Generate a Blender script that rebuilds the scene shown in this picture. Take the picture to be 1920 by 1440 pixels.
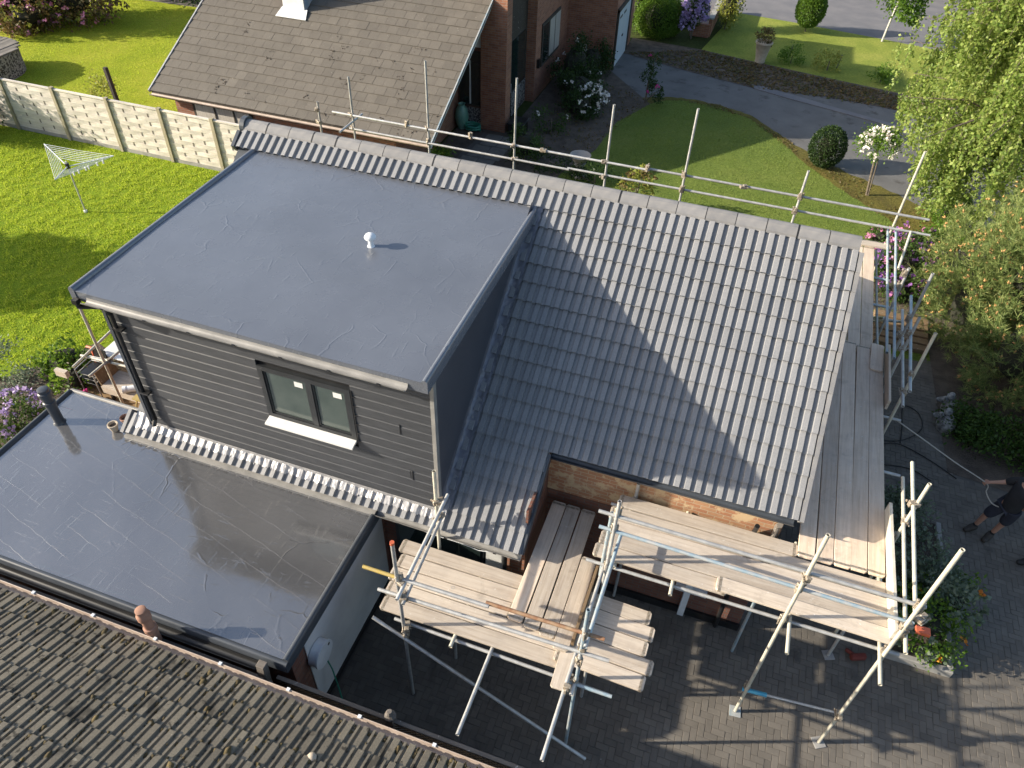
import bpy, bmesh, math, random
import numpy as np
from mathutils import Vector, Matrix
R = math.radians
random.seed(7); rng = np.random.default_rng(7)
for o in list(bpy.data.objects): bpy.data.objects.remove(o)
scene = bpy.context.scene
COL = scene.collection

# ------------------------------------------------------------------ camera
cd = bpy.data.cameras.new('camera'); cam = bpy.data.objects.new('camera', cd); COL.objects.link(cam)
cam.location = (4.952, -10.555, 11.464); cam.rotation_euler = (R(47.076), R(-1.709), R(19.173))
cd.sensor_width = 36; cd.lens = 36 * 1413.86 / 1920; cd.clip_end = 600; cd.clip_start = .1
scene.camera = cam
# ------------------------------------------------------------------ sky and sun
SUN_AZ, SUN_EL = R(200.5), R(22.6)          # azimuth measured from +X, counter-clockwise
SD = Vector((math.cos(SUN_AZ)*math.cos(SUN_EL), math.sin(SUN_AZ)*math.cos(SUN_EL), math.sin(SUN_EL)))
w = bpy.data.worlds.new('World'); scene.world = w; w.use_nodes = True
nt = w.node_tree; nt.nodes.clear()
sky = nt.nodes.new('ShaderNodeTexSky'); sky.sky_type = 'NISHITA'; sky.sun_disc = False
sky.sun_elevation = SUN_EL; sky.sun_rotation = math.atan2(SD.x, SD.y)
sky.air_density = 1.0; sky.dust_density = 2.2; sky.ozone_density = 1.0
bg = nt.nodes.new('ShaderNodeBackground'); bg.inputs[1].default_value = .122
wo = nt.nodes.new('ShaderNodeOutputWorld')
nt.links.new(sky.outputs[0], bg.inputs[0]); nt.links.new(bg.outputs[0], wo.inputs[0])
sl = bpy.data.lights.new('sun', 'SUN'); sl.energy = 4.7; sl.angle = R(.55); sl.color = (1, .90, .75)
so = bpy.data.objects.new('sun', sl); COL.objects.link(so)
so.rotation_euler = SD.to_track_quat('Z', 'Y').to_euler(); so.location = (-30, -12, 20)
scene.render.engine = 'CYCLES'
scene.view_settings.view_transform = 'Standard'; scene.view_settings.look = 'None'
scene.view_settings.exposure = 1.0; scene.view_settings.gamma = 1

# ------------------------------------------------------------------ materials
MATS = {}
def newmat(name):
    m = bpy.data.materials.new(name); m.use_nodes = True
    t = m.node_tree; b = t.nodes['Principled BSDF']; MATS[name] = m
    return m, t, b
def nd(t, typ, **kw):
    n = t.nodes.new(typ)
    for k, v in kw.items():
        if k.startswith('i_'): n.inputs[k[2:].replace('_', ' ')].default_value = v
        else: setattr(n, k, v)
    return n
def c4(c): return (c[0], c[1], c[2], 1)
def coords(t, kind, stretch=(1, 1, 1), rot=(0, 0, 0)):
    mp = nd(t, 'ShaderNodeMapping'); mp.inputs['Scale'].default_value = stretch; mp.inputs['Rotation'].default_value = rot
    if kind == 'World':
        g = nd(t, 'ShaderNodeNewGeometry'); t.links.new(g.outputs['Position'], mp.inputs[0])
    else:
        tc = nd(t, 'ShaderNodeTexCoord'); t.links.new(tc.outputs[kind], mp.inputs[0])
    return mp.outputs[0]
def noise(t, co, scale, detail=5, rough=.55, dist=0):
    n = nd(t, 'ShaderNodeTexNoise'); n.inputs['Scale'].default_value = scale; n.inputs['Detail'].default_value = detail
    n.inputs['Roughness'].default_value = rough; n.inputs['Distortion'].default_value = dist
    t.links.new(co, n.inputs['Vector']); return n.outputs[0]
def ramp(t, fac, stops):
    r = nd(t, 'ShaderNodeValToRGB'); e = r.color_ramp.elements
    while len(e) < len(stops): e.new(.5)
    for el, (p, c) in zip(e, stops): el.position = p; el.color = c4(c) if len(c) == 3 else c
    t.links.new(fac, r.inputs[0]); return r.outputs[0]
def mixc(t, fac, a, b, mode='MIX'):
    m = nd(t, 'ShaderNodeMix', data_type='RGBA', blend_type=mode)
    for s, v in ((0, fac), (6, a), (7, b)):
        if hasattr(v, 'links'): t.links.new(v, m.inputs[s])
        else: m.inputs[s].default_value = v if s == 0 else c4(v)
    return m.outputs[2]
def math_(t, op, a, b=0.):
    m = nd(t, 'ShaderNodeMath', operation=op)
    for i, v in ((0, a), (1, b)):
        if hasattr(v, 'links'): t.links.new(v, m.inputs[i])
        else: m.inputs[i].default_value = v
    return m.outputs[0]
def bump(t, b, h, strength, dist=.02, prev=None):
    n = nd(t, 'ShaderNodeBump'); n.inputs['Strength'].default_value = strength; n.inputs['Distance'].default_value = dist
    t.links.new(h, n.inputs['Height'])
    if prev is not None: t.links.new(prev, n.inputs['Normal'])
    t.links.new(n.outputs[0], b.inputs['Normal']); return n.outputs[0]
def objvar(t, col, amt):
    oi = nd(t, 'ShaderNodeObjectInfo')
    v = math_(t, 'MULTIPLY_ADD', oi.outputs['Random'], amt); v.node.inputs[2].default_value = 1 - amt / 2
    h = nd(t, 'ShaderNodeHueSaturation'); t.links.new(v, h.inputs['Value']); t.links.new(col, h.inputs['Color'])
    return h.outputs[0]
def simple(name, c1, c2=None, scale=4, rough=.7, metal=0, bmp=.15, bscale=60, coord='Object', stretch=(1, 1, 1), var=0, lo=.35, hi=.65, spec=.5, bdist=.004, island=0, rvar=0):
    m, t, b = newmat(name)
    c2 = c2 or tuple(x * .75 for x in c1)
    co = coords(t, coord, stretch)
    n = noise(t, co, scale, 6)
    col = ramp(t, n, [(lo, c1), (hi, c2)])
    if var: col = objvar(t, col, var)
    if island:
        g = nd(t, 'ShaderNodeNewGeometry'); v = math_(t, 'MULTIPLY_ADD', g.outputs['Random Per Island'], island); v.node.inputs[2].default_value = 1 - island / 2
        h = nd(t, 'ShaderNodeHueSaturation'); t.links.new(v, h.inputs['Value']); t.links.new(col, h.inputs['Color']); col = h.outputs[0]
    t.links.new(col, b.inputs['Base Color'])
    b.inputs['Roughness'].default_value = rough; b.inputs['Metallic'].default_value = metal; b.inputs['Specular IOR Level'].default_value = spec
    if rvar:
        rr = math_(t, 'MULTIPLY_ADD', noise(t, co, scale * 3, 4), rvar); rr.node.inputs[2].default_value = rough - rvar / 2
        t.links.new(rr, b.inputs['Roughness'])
    if bmp: bump(t, b, noise(t, co, bscale, 4), bmp, bdist)
    return m
def tile_mat(name, c1, c2, spots=None, spotscale=9, spotlo=.62, var=.12, rough=.8):
    m, t, b = newmat(name); co = coords(t, 'World')
    col = ramp(t, noise(t, co, 2.2, 6), [(.3, c1), (.7, c2)])
    fine = noise(t, co, 60, 3)
    col = mixc(t, .5, col, ramp(t, fine, [(.3, tuple(x*.8 for x in c1)), (.7, tuple(min(1, x*1.15) for x in c2))]))
    for sc, sp, lo in (spots or []):
        f = ramp(t, noise(t, co, sc, 4, .6, .3), [(lo, (0, 0, 0)), (lo + .05, (1, 1, 1))])
        col = mixc(t, f, col, sp)
    col = objvar(t, col, var)
    t.links.new(col, b.inputs['Base Color']); b.inputs['Roughness'].default_value = rough
    bump(t, b, fine, .25, .004); return m
def brick_mat(name, c1, c2, mortar, dark=None, patch=None):
    m, t, b = newmat(name)
    co = coords(t, 'UV')
    bt = nd(t, 'ShaderNodeTexBrick'); bt.offset = .5
    for k, v in (('Scale', 1), ('Brick Width', .225), ('Row Height', .075), ('Mortar Size', .006), ('Mortar Smooth', .1), ('Bias', -.1)): bt.inputs[k].default_value = v
    bt.inputs['Color1'].default_value = c4(c1); bt.inputs['Color2'].default_value = c4(c2); bt.inputs['Mortar'].default_value = c4(mortar)
    t.links.new(co, bt.inputs['Vector'])
    col = bt.outputs[0]
    n = noise(t, co, 3, 5)
    col = mixc(t, .35, col, ramp(t, n, [(.35, (.55, .5, .48)), (.65, (1.2, 1.1, 1.0))]), 'MULTIPLY')
    if patch: col = mixc(t, ramp(t, noise(t, co, 3.1, 5, .65), [(.5, (0, 0, 0)), (.56, (1, 1, 1))]), col, patch)
    t.links.new(col, b.inputs['Base Color']); b.inputs['Roughness'].default_value = .85
    h = math_(t, 'ADD', math_(t, 'MULTIPLY', bt.outputs[1], -1), math_(t, 'MULTIPLY', noise(t, co, 40, 4), .4))
    bump(t, b, h, .5, .008); return m
def membrane_mat(name, base, rough, patches):
    m, t, b = newmat(name); co = coords(t, 'World')
    n = noise(t, co, .7, 6, .6)
    col = ramp(t, n, [(.3, tuple(x*.88 for x in base)), (.7, tuple(x*1.1 for x in base))])
    t.links.new(col, b.inputs['Base Color'])
    r = math_(t, 'MULTIPLY_ADD', noise(t, co, 1.7, 6, .65), .22); r.node.inputs[2].default_value = rough - .11
    t.links.new(r, b.inputs['Roughness'])
    # glass-fibre laps and brush ridges
    dco = coords(t, 'World')
    dn = nd(t, 'ShaderNodeTexNoise'); dn.inputs['Scale'].default_value = 1.6; dn.inputs['Detail'].default_value = 4; t.links.new(dco, dn.inputs['Vector'])
    ad = nd(t, 'ShaderNodeVectorMath', operation='MULTIPLY_ADD'); ad.inputs[1].default_value = (.35, .35, .35)
    t.links.new(dn.outputs[1], ad.inputs[0]); t.links.new(dco, ad.inputs[2])
    vo = nd(t, 'ShaderNodeTexVoronoi', feature='DISTANCE_TO_EDGE'); vo.inputs['Scale'].default_value = 1.35; t.links.new(ad.outputs[0], vo.inputs['Vector'])
    ridge = ramp(t, vo.outputs['Distance'], [(0, (1, 1, 1)), (.022, (0, 0, 0))])
    gate = ramp(t, noise(t, co, 1.1, 3), [(.5, (0, 0, 0)), (.6, (1, 1, 1))])
    h1 = math_(t, 'MULTIPLY', ridge, gate)
    sc = coords(t, 'World', (14, 2.0, 2), (0, 0, R(28)))
    st = ramp(t, noise(t, sc, 1.2, 4, .6, .4), [(.62, (0, 0, 0)), (.7, (1, 1, 1))])
    sc2 = coords(t, 'World', (2.4, 16, 2), (0, 0, R(-20)))
    st2 = ramp(t, noise(t, sc2, 1.2, 4, .6, .4), [(.64, (0, 0, 0)), (.7, (1, 1, 1))])
    h = math_(t, 'ADD', math_(t, 'MULTIPLY', h1, .8), math_(t, 'MULTIPLY', math_(t, 'ADD', st, st2), .5))
    h = math_(t, 'ADD', h, math_(t, 'MULTIPLY', noise(t, co, 5, 5), .5))
    if patches:
        bt = nd(t, 'ShaderNodeTexBrick'); bt.offset = .37
        for k, v in (('Scale', 1), ('Brick Width', .62), ('Row Height', .34), ('Mortar Size', .006), ('Mortar Smooth', .2)): bt.inputs[k].default_value = v
        mp = coords(t, 'World', (1, 1, 1), (0, 0, R(14)))
        a2 = nd(t, 'ShaderNodeVectorMath', operation='MULTIPLY_ADD'); a2.inputs[1].default_value = (.12, .12, 0)
        t.links.new(dn.outputs[1], a2.inputs[0]); t.links.new(mp, a2.inputs[2]); t.links.new(a2.outputs[0], bt.inputs['Vector'])
        g2 = ramp(t, noise(t, co, .8, 3), [(.4, (0, 0, 0)), (.55, (1, 1, 1))])
        h = math_(t, 'ADD', h, math_(t, 'MULTIPLY', math_(t, 'MULTIPLY', bt.outputs[1], g2), .9))
    bump(t, b, h, .34 if not patches else .36, .010)
    b.inputs['Specular IOR Level'].default_value = .8 if not patches else 1.0; b.inputs['IOR'].default_value = 1.5 if not patches else 1.9
    b.inputs['Coat Weight'].default_value = .35 if not patches else 1.0; b.inputs['Coat Roughness'].default_value = .22 if not patches else .05
    return m
def wood_mat(name, c1, c2, c3, var=.25, rough=.8, axis=0):
    m, t, b = newmat(name)
    st = [10, 10, 10]; st[axis] = .5
    oi = nd(t, 'ShaderNodeObjectInfo')
    mp = nd(t, 'ShaderNodeMapping'); mp.inputs['Scale'].default_value = st
    tc = nd(t, 'ShaderNodeTexCoord'); t.links.new(tc.outputs['Object'], mp.inputs[0])
    off = nd(t, 'ShaderNodeVectorMath', operation='SCALE'); off.inputs[0].default_value = (37, 11, 23); t.links.new(oi.outputs['Random'], off.inputs['Scale'])
    t.links.new(off.outputs[0], mp.inputs['Location'])
    co = mp.outputs[0]
    g = noise(t, co, 2.4, 8, .7, .5)
    col = ramp(t, g, [(.3, c1), (.52, c2), (.75, c3)])
    co2 = coords(t, 'World')
    pale = ramp(t, noise(t, co2, 2.0, 6, .7), [(.45, (1, 1, 1)), (.75, (.62, .62, .66))])
    col = mixc(t, .55, col, pale, 'MULTIPLY')
    spl = ramp(t, noise(t, co2, 21, 4), [(.66, (0, 0, 0)), (.72, (1, 1, 1))])
    col = mixc(t, math_(t, 'MULTIPLY', spl, .6), col, (.66, .64, .60))
    stn = ramp(t, noise(t, co2, 1.7, 5, .7, .8), [(.58, (0, 0, 0)), (.68, (1, 1, 1))])
    col = mixc(t, math_(t, 'MULTIPLY', stn, .35), col, tuple(x*.45 for x in c1))
    col = objvar(t, col, var)
    t.links.new(col, b.inputs['Base Color']); b.inputs['Roughness'].default_value = rough
    bump(t, b, g, .3, .006); return m
def leaf_mat(name, cols, trans=.35, rough=.5):
    m, t, b = newmat(name)
    g = nd(t, 'ShaderNodeNewGeometry')
    col = ramp(t, g.outputs['Random Per Island'], [(i / max(1, len(cols) - 1), c) for i, c in enumerate(cols)])
    t.links.new(col, b.inputs['Base Color']); b.inputs['Roughness'].default_value = rough; b.inputs['Specular IOR Level'].default_value = .3
    tr = nd(t, 'ShaderNodeBsdfTranslucent'); hs = nd(t, 'ShaderNodeHueSaturation'); hs.inputs['Value'].default_value = 1.5; hs.inputs['Hue'].default_value = .485
    t.links.new(col, hs.inputs['Color']); t.links.new(hs.outputs[0], tr.inputs[0])
    mx = nd(t, 'ShaderNodeMixShader'); mx.inputs[0].default_value = trans
    t.links.new(b.outputs[0], mx.inputs[1]); t.links.new(tr.outputs[0], mx.inputs[2])
    t.links.new(mx.outputs[0], t.nodes['Material Output'].inputs[0]); return m

tile_mat('roof_tile', (.195, .20, .208), (.24, .24, .244), [(34, (.27, .27, .265), .71)], var=.14, rough=.6)
simple('ridge_tile', (.17, .17, .175), (.22, .215, .21), 6, .75, var=.2)
tile_mat('old_tile', (.088, .077, .063), (.130, .116, .095), [(24, (.30, .285, .26), .67), (7, (.045, .04, .036), .70), (55, (.36, .345, .32), .69)], var=.2)
tile_mat('mossy_tile', (.145, .125, .095), (.215, .19, .14), [(16, (.33, .30, .23), .66), (9, (.055, .048, .035), .60), (2.0, (.075, .065, .048), .60)], var=.35)
simple('moss', (.06, .045, .02), (.10, .075, .03), 14, .95, bmp=.5, bscale=90, coord='World', island=.7)
membrane_mat('membrane', (.118, .129, .152), .27, False)
membrane_mat('membrane_wet', (.092, .094, .099), .13, True)
simple('dark_trim', (.045, .052, .062), (.06, .068, .08), 3, .35, bmp=.05)
simple('cheek', (.05, .054, .066), (.062, .066, .08), 1.2, .45, bmp=.1, bscale=12)
simple('black_plastic', (.012, .012, .013), (.02, .02, .02), 5, .35, bmp=0)
simple('grey_gutter', (.20, .195, .185), (.30, .29, .27), 3, .38, bmp=.1, rvar=.2)
simple('lead', (.30, .30, .31), (.46, .45, .44), 9, .45, metal=.3, bmp=.5, bscale=16, bdist=.02, coord='World')
simple('dark_lead', (.12, .125, .15), (.19, .19, .21), 7, .45, metal=.4, bmp=.7, bscale=14, bdist=.02, coord='World')
simple('cladding', (.031, .034, .040), (.048, .052, .060), 3, .6, bmp=.35, bscale=9, stretch=(1, 8, 14), var=.1, coord='World')
simple('frame_grey', (.018, .02, .022), (.024, .027, .03), 5, .4, bmp=0)
simple('white_paint', (.72, .72, .70), (.62, .62, .60), 4, .4, bmp=.05)
simple('cream_paint', (.66, .62, .53), (.52, .48, .40), 6, .6, bmp=.1)
simple('render_wall', (.60, .60, .60), (.46, .465, .475), 1.3, .9, bmp=.3, bscale=14, coord='World', lo=.4, hi=.7)
brick_mat('brick', (.26, .105, .06), (.36, .165, .095), (.24, .21, .18))
brick_mat('brick_dark', (.16, .065, .045), (.22, .10, .065), (.13, .115, .10))
brick_mat('brick_rough', (.36, .17, .09), (.42, .24, .13), (.42, .33, .22), patch=(.50, .36, .21))
simple('stone_clad', (.28, .26, .24), (.05, .045, .04), 16, .9, bmp=.6, bscale=16, coord='World', lo=.48, hi=.52)
simple('galvanised', (.52, .52, .50), (.38, .38, .375), 9, .42, metal=.35, bmp=.25, bscale=45, var=.3, rvar=.25)
simple('galvanised_blue', (.30, .40, .46), (.46, .47, .46), 5, .45, metal=.3, bmp=.25, bscale=45, lo=.42, hi=.58)
simple('cream_tube', (.60, .57, .46), (.46, .43, .36), 7, .5, metal=.15, bmp=.2, bscale=40, var=.15)
simple('rusty', (.22, .10, .05), (.34, .24, .15), 8, .7, metal=.2, bmp=.3)
simple('coupler', (.42, .38, .31), (.22, .17, .12), 30, .55, metal=.4, bmp=.3)
simple('orange_paint', (.55, .12, .05), (.42, .10, .05), 6, .5, bmp=0)
simple('blue_paint', (.05, .32, .50), (.10, .40, .55), 6, .45, bmp=0)
simple('yellow_paint', (.40, .29, .07), (.34, .27, .12), 6, .6, bmp=0)
wood_mat('scaffold_board', (.385, .315, .245), (.50, .43, .35), (.57, .505, .425), .3)
wood_mat('scaffold_board_grey', (.54, .42, .305), (.66, .535, .415), (.73, .62, .505), .3)
wood_mat('scaffold_board_brown', (.13, .082, .042), (.18, .12, .065), (.24, .165, .10), .15)
wood_mat('fence_wood', (.47, .42, .355), (.60, .555, .49), (.66, .63, .575), .18)
wood_mat('fence_post', (.26, .23, .15), (.33, .29, .20), (.38, .34, .25), .15, axis=2)
wood_mat('dark_wood', (.03, .024, .018), (.045, .036, .027), (.06, .05, .04), .2)
wood_mat('weathered_wood', (.10, .085, .07), (.16, .14, .12), (.22, .20, .17), .2)
wood_mat('decking', (.22, .135, .06), (.30, .19, .09), (.36, .24, .12), .3)
simple('nb_gutter', (.43, .35, .29), (.33, .26, .21), 5, .45, bmp=.05)
simple('terracotta', (.36, .20, .14), (.28, .15, .10), 9, .8)
simple('pale_pot', (.50, .42, .32), (.40, .33, .25), 9, .8)
m, t, b = newmat('paving_block'); co = coords(t, 'World')
col = ramp(t, noise(t, co, 2.6, 6, .6), [(.3, (.102, .091, .077)), (.7, (.146, .130, .109))])
col = mixc(t, math_(t, 'MULTIPLY', ramp(t, noise(t, co, .55, 6, .7), [(.5, (0, 0, 0)), (.75, (1, 1, 1))]), .4), col, (.21, .197, .175))
col = mixc(t, math_(t, 'MULTIPLY', ramp(t, noise(t, co, 1.1, 5, .7, .6), [(.60, (0, 0, 0)), (.68, (1, 1, 1))]), .6), col, (.055, .05, .045))
col = mixc(t, ramp(t, noise(t, co, 19, 3), [(.73, (0, 0, 0)), (.76, (1, 1, 1))]), col, (.30, .28, .25))
g_ = nd(t, 'ShaderNodeNewGeometry'); v_ = math_(t, 'MULTIPLY_ADD', g_.outputs['Random Per Island'], .25); v_.node.inputs[2].default_value = .875
h_ = nd(t, 'ShaderNodeHueSaturation'); t.links.new(v_, h_.inputs['Value']); t.links.new(objvar(t, col, .2), h_.inputs['Color'])
t.links.new(h_.outputs[0], b.inputs['Base Color']); b.inputs['Roughness'].default_value = .82; bump(t, b, noise(t, co, 70, 4), .4, .004)
simple('joint_sand', (.085, .077, .069), (.11, .10, .088), 9, .95, coord='World')
simple('soil', (.065, .051, .04), (.12, .095, .074), 3, .97, bmp=.9, bscale=22, bdist=.05, coord='World')
simple('leaf_litter', (.05, .04, .03), (.15, .115, .085), 2.5, .97, bmp=.9, bscale=30, bdist=.04, coord='World')
simple('gravel_path', (.13, .115, .10), (.20, .18, .16), 30, .95, bmp=.6, bscale=60, bdist=.02, coord='World')
simple('kerb_stone', (.30, .29, .27), (.22, .215, .20), 5, .9, coord='World')
simple('slab', (.20, .18, .155), (.13, .12, .105), 3, .9, coord='World', var=.2)
simple('concrete', (.34, .33, .31), (.25, .245, .235), 4, .9, coord='World')
simple('black_rubber', (.012, .012, .012), (.02, .02, .02), 6, .7, bmp=0)
simple('rope', (.42, .39, .34), (.32, .29, .25), 40, .9, bmp=.4, bscale=120)
simple('white_plastic', (.70, .72, .74), (.62, .64, .66), 5, .35, bmp=0)
simple('green_plastic', (.03, .22, .15), (.05, .30, .20), 5, .4, bmp=0)
simple('teal_glaze', (.12, .30, .24), (.20, .36, .28), 8, .3, bmp=0)
simple('dark_red', (.16, .03, .02), (.10, .02, .015), 6, .8)
simple('bark', (.10, .08, .06), (.17, .14, .11), 12, .9, bmp=.8, bscale=30, bdist=.02)
simple('birch_bark', (.50, .48, .44), (.12, .10, .09), 5, .8, stretch=(1, 1, 4), lo=.55, hi=.62)
simple('skin', (.42, .23, .155), (.36, .19, .13), 5, .5, bmp=.05)
simple('black_cloth', (.012, .012, .014), (.02, .02, .022), 8, .9, bmp=.2)
simple('navy_cloth', (.018, .02, .032), (.028, .03, .045), 8, .9, bmp=.2)
simple('pale_cloth', (.45, .52, .42), (.38, .44, .36), 8, .9, bmp=.2)
simple('hair', (.03, .02, .014), (.05, .033, .02), 30, .7)
simple('boot', (.025, .02, .016), (.045, .036, .028), 14, .7)
simple('statue_stone', (.42, .42, .40), (.10, .10, .10), 12, .8)
simple('glass_dark', (.012, .022, .02), (.02, .03, .028), 2, .06, bmp=0, spec=.8)
simple('glass_green', (.045, .062, .055), (.085, .105, .095), 1.3, .10, bmp=0, coord='World', spec=.7)
simple('curtain', (.50, .47, .42), (.34, .31, .27), 3, .9, stretch=(14, 14, .3), bmp=0, coord='World')
simple('garage_white', (.52, .58, .62), (.46, .52, .56), 2, .45, bmp=0)
leaf_mat('leaf_green', [(.025, .06, .012), (.05, .10, .018), (.08, .14, .025)])
leaf_mat('leaf_dark', [(.015, .035, .010), (.03, .06, .014), (.045, .085, .02)])
leaf_mat('leaf_bright', [(.06, .13, .014), (.10, .19, .022), (.14, .23, .03)], .4)
leaf_mat('leaf_birch', [(.12, .19, .035), (.20, .28, .06), (.31, .37, .10)], .42)
leaf_mat('leaf_lime', [(.16, .20, .03), (.24, .27, .05), (.30, .30, .07)], .35)
leaf_mat('leaf_russet', [(.10, .075, .03), (.16, .11, .04), (.08, .10, .03)], .3)
leaf_mat('leaf_silver', [(.12, .16, .11), (.18, .22, .16), (.08, .12, .06)], .3)
leaf_mat('needle', [(.11, .17, .05), (.20, .27, .085), (.36, .38, .14)], .3)
simple('dust', (.24, .22, .19), (.17, .155, .135), 3, .95, coord='World')
simple('twig_dark', (.014, .016, .009), (.025, .024, .014), 9, .95)
leaf_mat('pine_bud', [(.46, .24, .085), (.56, .32, .13), (.42, .27, .11)], .1)
leaf_mat('petal_white', [(.75, .72, .66), (.80, .78, .74), (.70, .62, .60)], .2)
leaf_mat('petal_lilac', [(.36, .26, .50), (.46, .36, .60), (.52, .42, .62)], .2)
leaf_mat('petal_purple', [(.16, .06, .26), (.24, .10, .34), (.30, .14, .40)], .2)
leaf_mat('petal_pink', [(.46, .17, .32), (.56, .24, .40), (.50, .30, .38)], .2)
leaf_mat('petal_orange', [(.60, .18, .02), (.62, .30, .04), (.55, .12, .03)], .2)
leaf_mat('petal_magenta', [(.50, .03, .20), (.56, .06, .28), (.44, .02, .16)], .2)
leaf_mat('grass_blade', [(.21, .31, .02), (.29, .40, .03), (.36, .46, .05), (.38, .42, .08)], .45, .6)
leaf_mat('grass_blade_shade_toned', [(.14, .21, .04), (.19, .265, .052), (.24, .295, .065)], .35, .6)  # darker copy of the blades: front lawn's soft shade put into the colour
def lawn_mat(name, cs, stripe=False):
    m, t, b = newmat(name); co = coords(t, 'World')
    col = ramp(t, noise(t, co, .55, 5, .6), [(.3, cs[0]), (.5, cs[1]), (.72, cs[2])])
    f = ramp(t, noise(t, coords(t, 'World', (1, 1.6, 1)), 11, 5, .65), [(.3, (.45, .5, .4)), (.7, (1.25, 1.2, 1.1))])
    col = mixc(t, .8, col, f, 'MULTIPLY')
    t.links.new(col, b.inputs['Base Color']); b.inputs['Roughness'].default_value = .95; b.inputs['Specular IOR Level'].default_value = .15
    bump(t, b, noise(t, co, 38, 5, .7), .9, .05); return m
lawn_mat('lawn', [(.16, .25, .016), (.22, .32, .02), (.29, .37, .03)])
lawn_mat('lawn_front', [(.115, .17, .038), (.155, .21, .046), (.195, .235, .06)])  # albedo lowered to stand in for shade over the front lawn
lawn_mat('lawn_far', [(.24, .31, .018), (.32, .37, .028), (.40, .41, .05)])
lawn_mat('lawn_verge', [(.18, .23, .045), (.26, .31, .06), (.36, .37, .09)])
lawn_mat('moss_ground', [(.085, .07, .03), (.14, .125, .035), (.20, .175, .045)])
lawn_mat('ground_green', [(.04, .055, .018), (.055, .075, .02), (.07, .085, .025)])
m, t, b = newmat('asphalt'); co = coords(t, 'World')
col = ramp(t, noise(t, co, .8, 6, .6), [(.3, (.098, .096, .093)), (.7, (.145, .142, .137))])
col = mixc(t, ramp(t, noise(t, co, 1.3, 5, .7), [(.56, (0, 0, 0)), (.68, (1, 1, 1))]), col, (.06, .056, .05))
col = mixc(t, ramp(t, noise(t, co, 22, 3), [(.72, (0, 0, 0)), (.75, (1, 1, 1))]), col, (.16, .15, .14))
t.links.new(col, b.inputs['Base Color']); b.inputs['Roughness'].default_value = .88; bump(t, b, noise(t, co, 120, 3), .4, .008)
simple('road_grey', (.13, .13, .14), (.17, .165, .17), 1.2, .9, coord='World', bmp=.3)

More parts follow.
